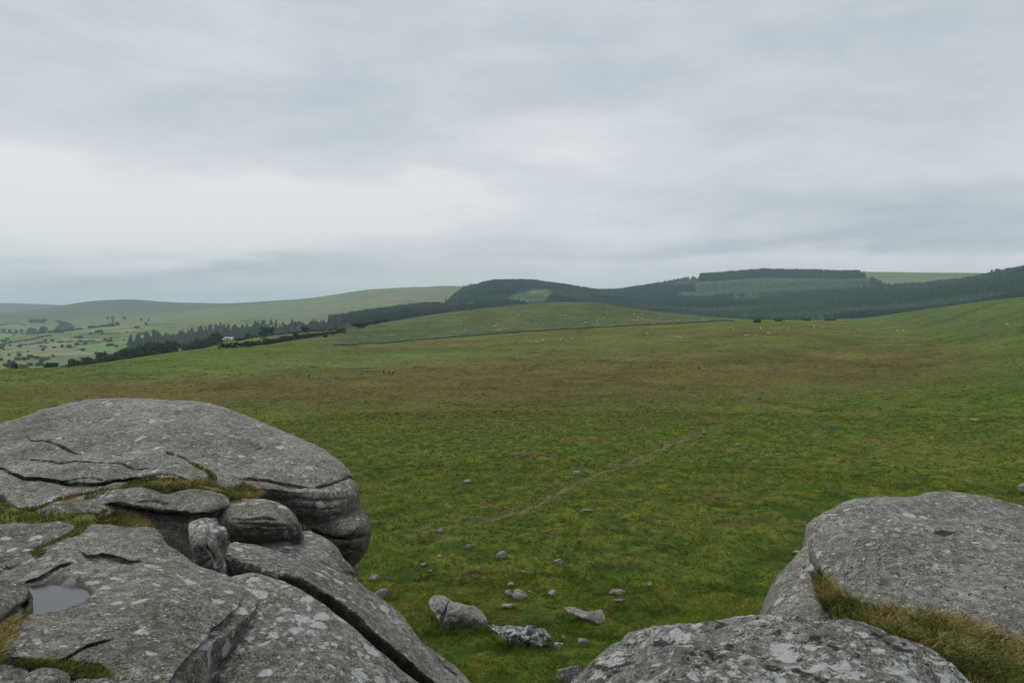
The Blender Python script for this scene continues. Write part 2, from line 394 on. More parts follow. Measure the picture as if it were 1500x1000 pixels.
for _ in range(2):                              # settle the brow on the surveyed skyline
    elev = np.where(R_ < 1.25 * Rc_col, (Zm - CZ) / R_, -9); jm = np.argmax(elev, 1); have = elev[np.arange(len(AZm)), jm]
    want_ = np.interp(AZm, u2az(np.array(SKY_U, float)), slope(SKY_U, SKY_V)); dlt = np.where(np.abs(AZm) < rad(40), want_ - have, 0)
    wgt = np.clip((R_ / Rc_col - .62) / .38, 0, 1); wgt = wgt * wgt * (3 - 2 * wgt)
    Zm += dlt[:, None] * RRm[jm][:, None] * wgt
moor = Terrain(AZm, RRm, Zm)
path_xy = np.array([moor.hit(u, v)[:2] for u, v in PATH])
pd_, _, _, _, _ = pdist(X_, Y_, path_xy)
Zm -= .10 * np.exp(-(pd_ / .9) ** 2) * np.clip(1 - pd_ / 4, 0, 1)

def mixc(a, b, f): f = np.clip(f, 0, 1)[..., None]; return a * (1 - f) + np.asarray(b) * f
def band(x, a, b, s): return 1 / (1 + np.exp(-(x - a) / s)) * 1 / (1 + np.exp((x - b) / s))
GREEN, DGREEN, YGREEN = np.array([.112, .160, .022]), np.array([.054, .092, .012]), np.array([.168, .182, .034])
BROWN, DBROWN, STRAW = np.array([.138, .110, .036]), np.array([.075, .064, .024]), np.array([.20, .17, .075])
FIELD1 = [(343, 508), (352, 501), (365, 495.5), (380, 493.5), (388, 496), (392, 503), (385, 505), (360, 508)]
FIELD2 = [(390, 494), (400, 490), (450, 485.5), (505, 481.5), (520, 484), (470, 492), (432, 497), (394, 503)]
def moor_col(P, R):
    x, y = P[..., 0], P[..., 1]; u, v, d = proj(P)
    front = d > 1
    u = np.where(front, u, 750); v = np.where(front, v, 600)
    n1 = noise2(x, y, 9, 4, 21); n2 = noise2(x, y, 2.2, 3, 22); n3 = noise2(x, y, 45, 3, 23); n4 = noise2(x, y, .8, 2, 24)
    c = GREEN + 0 * x[..., None]
    tu_ = noise2(x, y, 1.7, 3, 11) * np.clip(1.4 - R / 180, 0, 1)  # hollows darkened, tussock tops lightened: lump shading put into the turf colour
    c = mixc(c, DGREEN, .34 + 1.0 * n2 + .5 * n1 - 1.6 * tu_)
    c = mixc(c, YGREEN, (tu_ - .05) * 1.6)
    c = mixc(c, YGREEN, (n1 * 1.1 + n4 * .6 + n3 * .6 - .16) * .95)
    vv = v + n3 * 14 * np.clip(R / 250, 0, 1) + n1 * 4
    # heather and dead grass: brown ground cover across the middle of the moor
    cen = np.interp(u, [0, 300, 520, 700, 1000, 1250, 1500], [575, 572, 566, 560, 545, 532, 525])
    wid = np.interp(u, [0, 300, 520, 700, 1000, 1250, 1500], [18, 27, 40, 50, 50, 40, 16])
    br = np.exp(-((vv - cen) / wid) ** 2)
    c = mixc(c, BROWN, np.clip(br * (1.15 + .7 * n2) , 0, .92))
    c = mixc(c, DBROWN, np.clip(br * (.15 + n1 * .6), 0, .5))
    c = mixc(c, BROWN, np.clip((n1 * .9 + n2 * .9 - .38) * 1.4, 0, .5) * band(v, 560, 2000, 15))
    # second brown belt under the wall
    cen2 = np.interp(u, [400, 600, 800, 1000, 1250], [512, 508, 494, 485, 483])
    c = mixc(c, BROWN * 1.0, np.exp(-((v - cen2) / 7) ** 2) * band(u, 470, 1250, 40) * (.65 + .6 * n3))
    # brighter bracken strip
    cen3 = np.interp(u, [-100, 100, 300, 450, 620, 760], [566, 552, 541, 533, 522, 518])
    st = np.exp(-((v - cen3) / np.interp(u, [0, 500, 760], [9, 9, 5])) ** 2) * band(u, -400, 720, 30)
    c = mixc(c, np.array([.112, .155, .044]), st * (.9 + .8 * n2))
    c = mixc(c, DGREEN * .8, st * np.clip(n2 * 1.6 - .2, 0, .8))
    # green hill behind the wall and the slope on the right
    wallv = np.interp(u, [477, 560, 600, 670, 749, 857, 950, 1030, 1100], [507, 503, 499, 493.6, 487, 481, 476, 472, 468])
    hill = band(u, 470, 1080, 8) / (1 + np.exp((v - wallv) / 1.0))
    c = mixc(c, np.array([.084, .108, .042]) * (1 + .25 * n3[..., None] + .2 * n2[..., None]), hill * .9)
    c = mixc(c, np.array([.085, .078, .030]), hill * np.clip(n3 * 1.2 + n1 * .6 - .15, 0, .5))
    rs = band(u, 1230, 4000, 30) * (1 / (1 + np.exp((v - np.interp(u, [1230, 1500], [474, 497])) / 4)))
    c = mixc(c, np.array([.086, .122, .038]) * (1 + .3 * n1[..., None]), rs * .9)
    rg = band(u, 1420, 4000, 25) * band(v, 505, 560, 8)
    c = mixc(c, np.array([.075, .120, .028]) * (1 + .4 * n1[..., None]), rg * .8)
    c = mixc(c, YGREEN * 1.0, pip(u, v, FIELD2) * .0 + np.exp(-(v - 566) ** 2 / 1e9) * 0)
    c = mixc(c, np.array([.12, .098, .055]), pip(u, v, FIELD2) * .85)
    c = mixc(c, np.array([.085, .19, .03]), pip(u, v, FIELD1) * 1.0)
    # peat scar beside the path, worn earth near the stones
    for (pu, pv, pw, ph) in ((1033, 622, 26, 3.0), (868, 830, 26, 4), (1255, 665, 14, 3), (905, 878, 16, 4), (690, 838, 30, 5), (1010, 666, 22, 2)):
        g = np.exp(-((u - pu) / pw) ** 2 - ((v - pv) / ph) ** 2)
        c = mixc(c, np.array([.085, .070, .034]), g * (.7 + n2 + n4))
    c = mixc(c, STRAW * .75, np.clip(np.exp(-(pdist_path(x, y) / 1.3) ** 2) * (.45 + n2 * .9), 0, .75) * band(R, 0, 160, 30))
    far = np.clip((R - 110) / 150, 0, 1)
    n5 = noise2(x, y, 5, 3, 27); n6 = noise2(x, y, 22, 3, 28)
    c *= (1 + .22 * n4[..., None]) * (1 + .15 * n2[..., None]) * (1 + far * (.45 * n5 + .25 * n6))[..., None]
    c = mixc(c, DGREEN * .7, far * np.clip((n5 * 1.0 + n1 * .5 - .28) * 3.0, 0, .7))
    c = mixc(c, YGREEN, far * np.clip((-n5 * 1.0 + n6 * .6 - .30) * 3.0, 0, .6))
    return np.clip(c, .008, .6)
def tus_at(x, y): return 0 * x
def pdist_path(x, y): return pdist(x, y, path_xy)[0]
def ground_mat():
    k = NT('moor_turf'); v = k.coord('Object'); a = k.attr()
    f1 = k.rng(k.noise(v, .9, 6, .7), .25, .75, .62, 1.42); f2 = k.rng(k.noise(v, 5, 5, .7), .25, .75, .70, 1.35)
    f3 = k.rng(k.noise(v, 24, 3, .7), .25, .75, .75, 1.28)
    f = k.math('MULTIPLY', k.math('MULTIPLY', f1, f2), f3)
    mul = k.N.new('ShaderNodeVectorMath'); mul.operation = 'SCALE'; k.L.new(a, mul.inputs[0]); k.L.new(f, mul.inputs['Scale'])
    br = k.mix(k.rng(k.noise(v, 1.9, 6, .75), .60, .74, 0, .55), mul.outputs[0], (.125, .105, .042))
    k.L.new(br, k.b.inputs['Base Color']); k.b.inputs['Roughness'].default_value = 1; k.b.inputs['Specular IOR Level'].default_value = .05
    n = k.bump(k.noise(v, 1.6, 6, .7), 1, .35); n = k.bump(k.noise(v, 12, 4, .75), 1, .08, n)
    k.L.new(n, k.b.inputs['Normal'])
    return k.m
M_turf = ground_mat()
moor.build('ground', M_turf, moor_col)

HR = [650, 900, 1100, 1400, 1700, 2000, 2500, 3000, 3500, 4200, 5000, 6500, 8500]
HT = [(-500, [612, 572, 550, 527, 512, 499, 498, 486, 475, 466, 459, 450, 446]), (0, [600, 560, 540, 520, 507, 493, 496, 483, 472, 464, 458, 451, 443.5]),
      (60, [600, 558, 538, 517, 503, 489, 492, 481, 469, 461, 455, 449, 445]), (95, [595, 556, 537, 516, 502, 486, 489, 479, 468, 458, 447, 448, 447]), (130, [590, 555, 536, 515, 499, 482, 484, 476, 466, 455, 441, 447, 450]),
      (185, [585, 550, 533, 511, 494, 477, 479, 472, 463, 451, 438, 446, 452]), (250, [580, 545, 528, 506, 488, 471, 472, 466, 460, 451, 442.8, 448, 452]),
      (330, [570, 535, 515, 497, 482, 468, 464, 459, 454, 449, 445, 449, 453]), (420, [560, 522, 505, 491, 479, 467, 459, 452, 446, 441, 439.5, 446, 452]),
      (480, [550, 512, 496, 481, 473, 464, 453, 445, 438, 433, 436, 445, 452]), (540, [535, 500, 487, 471, 464, 457, 444, 435, 428, 424.6, 430, 440, 450]),
      (600, [530, 495, 482, 463, 457, 451, 438, 428, 423.5, 422, 428, 440, 450]), (655, [530, 492, 478, 461, 453, 447, 431, 424, 420, 419.5, 428, 440, 450]),
      (690, [530, 492, 476, 462, 452, 443, 422, 421, 420, 421, 430, 440, 450]), (720, [530, 492, 476, 463, 451, 438, 415.5, 421, 424, 428, 434, 440, 450]), (780, [530, 492, 477, 465, 453, 437, 415, 423, 428, 432, 436, 442, 450]),
      (840, [530, 492, 478, 468, 458, 444, 423, 428, 432, 435, 438, 444, 450]), (900, [530, 492, 480, 469, 461, 450, 434, 428.5, 433, 436, 440, 444, 450]),
      (960, [530, 494, 483, 471, 462, 452, 436, 419, 424, 430, 436, 442, 450]), (1025, [530, 494, 484, 473, 464, 452, 434, 408, 411, 418, 426, 436, 450]),
      (1120, [535, 495, 485, 474, 463, 447, 425, 402, 403, 410, 420, 432, 448]), (1250, [535, 495, 484, 473, 458, 440, 418, 405, 397.5, 402, 412, 428, 445]),
      (1350, [530, 493, 481, 467, 450, 431, 415, 405, 400, 404, 412, 428, 445]), (1420, [525, 488, 474, 457, 438, 420, 409, 403, 400, 404, 412, 428, 445]),
      (1500, [515, 478, 460, 441, 420, 404, 395, 398, 402, 406, 414, 428, 445]), (1800, [490, 450, 430, 405, 385, 372, 365, 372, 380, 390, 400, 420, 440]), (2600, [480, 440, 420, 400, 385, 375, 370, 376, 384, 392, 400, 420, 440])]
AZh = az_grid(.0035, rad(48)); RRh = np.exp(np.arange(math.log(660.0), math.log(8500.0), .011))
hu = np.array([c[0] for c in HT], float); hv = np.array([c[1] for c in HT], float)
hz = np.stack([HR[j] * slope(hu, hv[:, j]) for j in range(len(HR))], 1)
Zh0 = np.stack([np.interp(AZh, u2az(hu), hz[:, j]) for j in range(len(HR))], 1)
Zh = pchip(np.log(np.array(HR, float))[None] + 0 * Zh0, smooth_cols(Zh0, 5), np.log(RRh)) + CZ
A2, R2 = np.meshgrid(AZh, RRh, indexing='ij'); X2, Y2 = R2 * np.sin(A2), R2 * np.cos(A2)
Zh += noise2(X2, Y2, 320, 4, 31) * np.clip(R2 / 2500, .4, 2) * 3.0
hills = Terrain(AZh, RRh, Zh)
CLEAR = [[(738, 440), (750, 432), (768, 428), (800, 423), (812, 428), (806, 438), (795, 447), (765, 447)], [(628, 450), (645, 446), (672, 445), (692, 447), (700, 453), (665, 455)],
         [(985, 434), (998, 428), (1016, 428), (1020, 434), (1004, 439)], [(1045, 434), (1070, 431), (1090, 433), (1078, 437)]]
_rgF = np.random.default_rng(17); FSEED = np.stack([_rgF.uniform(-.75, -.30, 130), _rgF.uniform(950, 3300, 130)], 1); FSEED = np.stack([FSEED[:, 1] * np.sin(FSEED[:, 0]), FSEED[:, 1] * np.cos(FSEED[:, 0])], 1)
FTINT = np.array([[.20, .24, .085], [.15, .22, .06], [.23, .25, .11], [.12, .17, .055], [.26, .25, .13], [.13, .25, .055]])[_rgF.integers(0, 6, 130)]
def fields(x, y):
    sh = np.shape(x); p = np.stack([np.ravel(x) + 40 * noise2(np.ravel(x), np.ravel(y), 200, 2, 91), np.ravel(y)], 1); f1 = np.full(len(p), 1e9); f2 = f1.copy(); j = np.zeros(len(p), int)
    for i, q in enumerate(FSEED):
        d = np.hypot(p[:, 0] - q[0], p[:, 1] - q[1]); n = d < f1; f2 = np.where(n, f1, np.minimum(f2, d)); j = np.where(n, i, j); f1 = np.where(n, d, f1)
    return (f2 - f1).reshape(sh), FTINT[j].reshape(sh + (3,))
def hill_col(P, R):
    x, y = P[..., 0], P[..., 1]; u, v, d = proj(P); fr = d > 1; u = np.where(fr, u, 0); v = np.where(fr, v, 480)
    n1 = noise2(x, y, 260, 4, 41); n2 = noise2(x, y, 60, 3, 42); n3 = noise2(x, y, 900, 3, 43)
    c = np.array([.14, .185, .07]) + 0 * x[..., None]
    c = mixc(c, np.array([.195, .205, .09]), .5 + 1.5 * n1 + .8 * n3)
    c = mixc(c, np.array([.065, .095, .038]), np.clip(n2 * 1.5 + n1 * .7 - .1, 0, .8))
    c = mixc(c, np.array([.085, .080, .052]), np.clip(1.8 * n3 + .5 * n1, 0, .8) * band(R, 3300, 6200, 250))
    c = mixc(c, np.array([.10, .20, .05]), np.clip(n1 * 3 - .3, 0, .8) * band(R, 0, 2400, 100) * band(u, -900, 150, 30))
    edge_, ft = fields(x, y); inv = band(R, 900, 3250, 60) * band(u, -1500, 225, 25) * np.clip(.75 + 1.2 * n1, 0, 1)
    c = mixc(c, ft * (1 + .3 * n2[..., None]), inv * .85); c = mixc(c, np.array([.05, .07, .03]), inv * (edge_ < 9) * .8)
    c = mixc(c, np.array([.055, .060, .085]), band(R, 6300, 1e5, 200) * .8)  # farthest ridge tinted blue: distance haze put into its colour
    forest = band(u, 484, 9000, 6) * band(R, 0, np.interp(u, [480, 600, 650, 690, 1030, 1255, 1300, 1420, 1500], [1900, 1950, 2050, 2900, 3050, 3050, 2450, 2500, 2700]), 30)
    cl = sum(pip(u, v, q) for q in CLEAR) > 0
    young = band(u, 1015, 1275, 10) * band(R, 2330, 2820, 30)
    c = mixc(c, np.array([.045, .068, .030]), forest * (1 - cl) * (1 - young))
    c = mixc(c, np.array([.060, .095, .038]), forest * young)
    c = mixc(c, np.array([.082, .122, .046]) * (1 + n2[..., None]), forest * cl)
    return np.clip(c, .008, .6)
M_hill = tint_mat('hill_grass', .3, .035, 1.0, 1.2, .08)
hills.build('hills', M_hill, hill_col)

def path_strip():
    s = [];  pts = path_xy
    for i in range(len(pts) - 1):
        n = max(2, int(np.hypot(*(pts[i + 1] - pts[i])) / .35))
        for t in np.linspace(0, 1, n, endpoint=False): s.append(pts[i] * (1 - t) + pts[i + 1] * t)
    s = np.array(s)
    k = np.ones(15) / 15; s = np.stack([np.convolve(np.pad(s[:, a], 7, mode='edge'), k, 'valid') for a in (0, 1)], 1)
    tng = np.gradient(s, axis=0); nn = np.stack([-tng[:, 1], tng[:, 0]], 1); nn /= np.linalg.norm(nn, axis=1)[:, None] + 1e-9
    dist = np.hypot(s[:, 0], s[:, 1]); keep = dist < 125; s, nn, dist = s[keep], nn[keep], dist[keep]
    wl = .16 + .17 * (noise2(s[:, 0], s[:, 1], 1.3, 3, 51) + .35); wr = .16 + .17 * (noise2(s[:, 0], s[:, 1], 1.3, 3, 52) + .35)
    fade = np.clip((125 - dist) / 40, .05, 1) * np.clip(np.arange(len(s)) / 30, .1, 1)
    V = []; gap = (noise2(s[:, 0], s[:, 1], 5.0, 3, 55) - .20) * 2.5
    for f in (-1, -.5, 0, .5, 1):
        w = np.where(f < 0, wl, wr) * abs(f) * np.sign(f) * fade
        q = s + nn * w[:, None]
        V.append(np.stack([q[:, 0], q[:, 1], moor.hxy(q[:, 0], q[:, 1]) + .016 - .02 * abs(f) - .05 * np.clip(gap, 0, 1)], 1))
    n = len(s); V = np.concatenate(V); idx = np.arange(5 * n).reshape(5, n)
    q = np.stack([idx[:-1, :-1], idx[:-1, 1:], idx[1:, 1:], idx[1:, :-1]], -1).reshape(-1, 4)
    tag(mesh('path', V, q, flat_mat('trodden_earth', (.125, .128, .042), 1, .45, 2.5)), kind='structure')
path_strip()

# ------------------------------------------------------------------ granite: a relief rock is a closed block whose seen face follows traced edges, cracks and ledges
def chaikin(p, n=2):
    p = np.asarray(p, float)
    for _ in range(n):
        q = np.roll(p, -1, 0); p = np.stack([.78 * p + .22 * q, .22 * p + .78 * q], 1).reshape(-1, 2)
    return p
def tps(ctrl, U, Vv, reg=1e-4):
    c = np.asarray(ctrl, float); x = c[:, :2] / 100; f = 1 / c[:, 2]; n = len(c)
    r2 = ((x[:, None] - x[None]) ** 2).sum(-1); K = np.where(r2 > 0, r2 * np.log(r2 + 1e-12) * .5, 0)
    A = np.zeros((n + 3, n + 3)); A[:n, :n] = K + reg * np.eye(n); A[:n, n] = 1; A[:n, n + 1:] = x; A[n:, :n] = A[:n, n:].T
    w = np.linalg.solve(A, np.concatenate([f, [0, 0, 0]])); r = w[n] + w[n + 1] * U / 100 + w[n + 2] * Vv / 100
    for i in range(n):
        q = (U / 100 - x[i, 0]) ** 2 + (Vv / 100 - x[i, 1]) ** 2; r = r + w[i] * np.where(q > 0, q * np.log(q + 1e-12) * .5, 0)
    return 1 / np.clip(r, 1 / 80, 1 / 1.2)
def relief(name, poly, ctrl, mat, T=1.0, rpx=14, rk=1.0, cracks=(), ledges=(), folds=(), step=2.2, amp=(.05, .028, .012), lam=(.9, .28, .08), seed=1, jit=1.2, basin=(), bdir=None, chn=2):
    p = chaikin(poly, chn)
    L = np.cumsum(np.r_[0, np.hypot(*(np.roll(p, -1, 0) - p).T)]); m = int(L[-1] / (step * 1.2)); t = np.linspace(0, L[-1], m, endpoint=False)
    pc = np.vstack([p, p[:1]]); p = np.stack([np.interp(t, L, pc[:, 0]), np.interp(t, L, pc[:, 1])], 1)
    z0 = np.zeros(m)
    p = p + jit * np.stack([fbm(np.stack([p[:, 0] / 26, p[:, 1] / 26, z0 + seed], 1), 4, seed, .65), fbm(np.stack([p[:, 0] / 26, p[:, 1] / 26, z0 + seed + 9], 1), 4, seed + 5, .65)], 1) * 2
    u = np.arange(p[:, 0].min() - step, p[:, 0].max() + 2 * step, step); v = np.arange(p[:, 1].min() - step, p[:, 1].max() + 2 * step, step)
    U, V = np.meshgrid(u, v, indexing='ij')
    cellin = pip(U[:-1, :-1] + step / 2, V[:-1, :-1] + step / 2, p)
    used = np.zeros(U.shape, bool); out = np.zeros(U.shape, bool)
    for a in (0, 1):
        for b in (0, 1):
            sl = (slice(a, U.shape[0] - 1 + a), slice(b, U.shape[1] - 1 + b))
            used[sl] |= cellin; out[sl] |= ~cellin
    border = used & out
    D, NX, NY, _, _ = pdist(U, V, p, True)
    ins = pip(U, V, p); D = np.where(ins, D, 0); D = np.where(border, 0, D)
    U = np.where(border, NX, U); V = np.where(border, NY, V)
    d = tps(ctrl, U, V)
    mpp = d / FPX
    q = np.clip(1 - D / rpx, 0, 1); d = d + rk * rpx * mpp * (1 - np.sqrt(np.clip(1 - q * q, 0, 1)))
    wob = lambda s, k: fbm(np.stack([U / 22, V / 22, 0 * U + s], -1), 3, seed + k, .6) * 3.0
    Uw, Vw = U + wob(1, 31), V + wob(2, 32)
    for pts, w, a in cracks:
        dd, _, _, _, al = pdist(Uw, Vw, pts); tp = np.clip(np.minimum(al, 1 - al) * 6 + .15, 0, 1)
        d = d + a * np.exp(-(dd / w) ** 2) * tp
    for pts, drop, fall, side in ledges:
        dd, _, _, sd, al = pdist(Uw, Vw, pts); tp = np.clip(np.minimum(al, 1 - al) * 5, 0, 1)
        on = np.clip(sd * side * dd / 1.6 + .5, 0, 1)
        d = d + drop * tp * on * np.exp(-np.maximum(dd - 1.5, 0) / fall)
    for pts, k, side in folds:
        dd, _, _, sd, al = pdist(Uw, Vw, pts); d = d + k * np.maximum(sd * side * dd - 1.0, 0) * np.clip(np.minimum(al, 1 - al) * 7, 0, 1)
    P = at(U, V, d)
    Pu = np.gradient(P, axis=0); Pv = np.gradient(P, axis=1); nrm = np.cross(Pu, Pv); nrm /= np.linalg.norm(nrm, axis=-1, keepdims=True) + 1e-12
    flip = np.sign((nrm * (CAM - P)).sum(-1, keepdims=True)); nrm *= flip
    for _ in range(3):
        for ax in (0, 1): nrm = (np.roll(nrm, 1, ax) + nrm + np.roll(nrm, -1, ax)) / 3
    nrm /= np.linalg.norm(nrm, axis=-1, keepdims=True) + 1e-12
    disp = 0
    for a, l, k in zip(amp, lam, (0, 1, 2)): disp = disp + a * fbm(P / l, 3, seed * 7 + k)
    edge = np.clip(D / (rpx * .6), .0, 1)
    P = P + nrm * (disp * (.25 + .75 * edge))[..., None]
    for bp, lev in basin:                     # a rain-worn hollow: sunk below the water level inside, sloping up outside
        dd, _, _, _, _ = pdist(Uw, Vw, bp, True); inn = pip(Uw, Vw, bp)
        cap = np.where(inn, lev - .035 * np.clip(dd / 7, 0, 1), lev + .0035 * dd + .0002 * dd * dd)
        P[..., 2] = np.where(P[..., 2] > cap, cap + .0 * P[..., 2], P[..., 2])
    wetm = None
    for bp, lev in basin:
        dd, _, _, _, _ = pdist(Uw, Vw, bp, True); wetm = np.where(pip(Uw, Vw, bp), 1, np.exp(-(dd / (7 + 4 * fbm(P / .2, 2, 8))) ** 2))
    idx = -np.ones(U.shape, int); idx[used] = np.arange(used.sum())
    F = np.stack([idx[:-1, :-1][cellin], idx[1:, :-1][cellin], idx[1:, 1:][cellin], idx[:-1, 1:][cellin]], 1)
    Vf = P[used]; Db = D[used]; inner = ~border[used]
    b = np.array([0, .45, -1.0]) if bdir is None else np.asarray(bdir, float); b /= np.linalg.norm(b)
    prof = np.sqrt(np.clip(Db / min(60, max(8, Db.max())), 0, 1))
    Vb = Vf + b * (T * prof)[:, None] + (fbm(Vf / .5, 2, seed) * .08)[:, None] * inner[:, None]
    map_b = np.arange(len(Vf)); map_b[inner] = len(Vf) + np.arange(inner.sum())
    Fb = map_b[F][:, ::-1]
    Vall = np.vstack([Vf, Vb[inner]])
    org = Vall.mean(0); org[2] = Vall[:, 2].min()
    wc = None
    if wetm is not None: w_ = wetm[used]; wc = np.repeat(np.r_[w_, w_[inner]][:, None], 3, 1)
    o = mesh(name, Vall, np.vstack([F, Fb]), mat, origin=org, col=wc)
    return o

POOL_CTRL = [(-60, 875, 4.1), (0, 836, 4.7), (130, 769, 5.55), (225, 772, 5.5), (240, 796, 5.25), (300, 830, 4.95), (352, 858, 4.72), (340, 890, 4.35), (300, 928, 3.95), (250, 990, 3.45), (62, 965, 3.45), (20, 920, 3.68), (150, 870, 4.2), (200, 830, 4.7), (150, 960, 3.45), (200, 930, 3.68), (250, 880, 4.12), (180, 1120, 2.75), (100, 820, 4.72)]
POOLZ = float(min(at(u, v, tps(POOL_CTRL, np.array(float(u)), np.array(float(v))))[2] for u, v in ((45, 884), (70, 888), (95, 884), (120, 877)))) - .050
G0 = rock_mat('granite_boulder', .50, 6.4, .15, .30, .92, crust=.25, bcrust=.1)
G1 = rock_mat('granite_slab', .52, 8.2, .08, .50, .86, crust=.1)
G2 = rock_mat('granite_lichened', .74, 8.5, .10, .45, .83, crust=.1)
G3 = rock_mat('granite_weathered', .80, 6.5, .9, .40, .84, crust=.78, bcrust=.85)
G4 = rock_mat('granite_mossy', .42, 6.0, .10, .6, .72, .5)
G5 = rock_mat('granite_ledge', .42, 6.0, .05, .7, .85, .35)
G6 = rock_mat('granite_right', .46, 6.8, .4, .22, .90, crust=.25, bcrust=.45)

def rock(name, label, *a, **k): return tag(relief(name, *a, **k), label, 'rock')
# --- left group
rock('granite_boulder', 'huge whale-backed grey boulder with lichen, topping the rocks on the left',
     [(-420, 800), (-380, 740), (-200, 680), (-100, 648), (0, 621), (40, 609), (90, 592), (130, 585), (165, 581), (200, 583), (250, 586), (300, 588), (330, 598), (370, 612), (410, 630), (450, 645), (480, 662), (505, 680), (520, 700), (526, 715), (524, 730), (510, 745), (495, 752), (470, 758), (440, 757), (425, 762), (380, 765), (330, 760), (250, 750), (200, 740), (120, 748), (70, 752), (40, 748), (18, 742), (0, 722), (-60, 740), (-200, 800)],
     [(-400, 760, 8.6), (-200, 690, 10.2), (0, 623, 11.2), (165, 581, 12.2), (300, 588, 12), (410, 630, 11.2), (505, 680, 10.0), (526, 715, 9.6), (500, 735, 8.9), (440, 742, 8.5), (360, 725, 8.5), (250, 705, 8.1), (120, 722, 7.7), (20, 735, 7.5), (-200, 780, 7.2),
      (150, 650, 9.6), (300, 650, 9.7), (420, 680, 9.3), (0, 680, 8.8), (400, 760, 8.8)],
     G0, T=2.6, rpx=20, seed=3, step=1.5, amp=(.06, .035, .016),
     cracks=[([(35, 628), (40, 640), (45, 646), (75, 650), (85, 656), (108, 664), (118, 665)], 1.5, .14), ([(18, 667), (40, 671), (65, 672), (85, 678), (110, 673), (120, 676), (150, 676), (180, 680), (205, 688), (232, 690)], 1.3, .09),
             ([(-30, 676), (0, 685), (35, 700), (85, 703), (100, 709), (140, 710), (190, 703), (240, 697), (272, 704), (310, 707)], 1.6, .20), ([(345, 700), (370, 700), (400, 704), (440, 712), (458, 714)], 1.3, .09),
             ([(462, 713), (490, 708), (510, 700), (524, 706)], 1.7, .16), ([(380, 735), (430, 732), (480, 734), (515, 730)], 2.0, .06), ([(400, 745), (450, 747), (500, 742)], 1.6, .05), ([(283, 601), (300, 603)], 2, .08), ([(-10, 655), (22, 653)], 1.3, .07), ([(85, 705), (130, 700), (175, 706)], 1.2, .06)],
     ledges=[([(240, 660), (262, 668), (285, 682), (305, 694), (320, 704)], -.16, 60, 1), ([(0, 684), (35, 699), (85, 702), (140, 709), (190, 702), (240, 696), (300, 706)], .07, 60, 1), ([(40, 646), (80, 651), (118, 665)], .05, 50, 1), ([(60, 600), (120, 618), (180, 625), (240, 640)], .03, 60, 1), ([(330, 640), (390, 660), (450, 690)], .04, 60, 1)],
     folds=[([(300, 700), (360, 712), (410, 716), (460, 720), (500, 722), (600, 700)], .010, 1)])
rock('granite_boulder', 'rounded block with white lichen under the right end of the whale-backed boulder',
     [(425, 748), (480, 752), (510, 744), (522, 736), (535, 748), (543, 765), (545, 785), (538, 805), (527, 822), (515, 832), (495, 825), (470, 800), (440, 785), (420, 775)],
     [(430, 760, 9.1), (510, 746, 9.3), (535, 748, 9.3), (545, 785, 9.0), (525, 825, 8.9), (480, 790, 8.7), (500, 770, 8.6), (525, 770, 8.5), (440, 785, 8.9)],
     G4, T=1.6, rpx=20, rk=1.4, seed=5, bdir=(-.4, 1, -.15), step=1.6, cracks=[([(455, 776), (480, 786), (510, 789), (540, 785)], 2.2, .16), ([(505, 800), (530, 808)], 1.5, .08)])
rock('granite_slab', 'low grey hump with an undercut edge in front of the whale-backed boulder',
     [(30, 760), (80, 735), (130, 722), (190, 712), (250, 712), (300, 716), (325, 722), (338, 730), (337, 742), (318, 752), (335, 790), (335, 835), (200, 840), (100, 800)],
     [(40, 757, 6.6), (130, 722, 7.5), (250, 712, 7.7), (338, 732, 7.4), (200, 735, 7.05), (300, 742, 6.95), (90, 752, 6.6), (200, 790, 6.9), (320, 790, 7.1), (250, 835, 6.9)],
     G5, T=1.2, rpx=12, seed=8, ledges=[([(150, 738), (170, 737), (200, 742), (240, 749), (280, 753), (312, 751), (336, 741)], .42, 60, 1)], cracks=[([(200, 735), (225, 738), (250, 742)], 1.6, .06), ([(160, 738), (185, 737)], 2, .08)])
rock('granite_boulder', 'layered rounded boulder between the low hump and the standing stone',
     [(316, 752), (330, 738), (340, 731), (358, 728), (380, 729), (402, 733), (420, 741), (432, 753), (440, 772), (438, 787), (420, 793), (375, 797), (330, 810), (312, 790)],
     [(340, 742, 7.4), (375, 731, 7.6), (410, 741, 7.5), (438, 775, 7.2), (390, 752, 7.0), (340, 752, 7.1), (415, 768, 6.95), (415, 790, 7.2), (340, 800, 7.4), (380, 772, 6.93), (380, 787, 7.12)],
     rock_mat('granite_nose', .45, 7.0, .06, .6, .86, .2), T=.9, rpx=8, rk=1.0, seed=11, step=1.5, amp=(.05, .03, .012), lam=(.5, .2, .07), cracks=[([(338, 758), (365, 761), (392, 758), (415, 764)], 2.4, .05), ([(345, 768), (385, 769), (430, 773)], 2.2, .05), ([(345, 779), (390, 779), (434, 781)], 2.2, .05)])
rock('granite_slab', 'sloping mossy rock with white lichen rosettes below the rounded block',
     [(300, 800), (380, 795), (432, 788), (446, 774), (470, 784), (492, 797), (502, 815), (516, 830), (523, 845), (528, 870), (450, 880), (320, 850)],
     [(340, 800, 7.2), (440, 782, 7.6), (500, 812, 7.4), (525, 860, 7.2), (420, 805, 7.0), (470, 815, 6.9), (400, 860, 6.6)],
     G2, T=1.6, rpx=10, seed=14, cracks=[([(442, 780), (465, 795), (480, 803)], 1.8, .06), ([(508, 838), (524, 848)], 2, .1)])
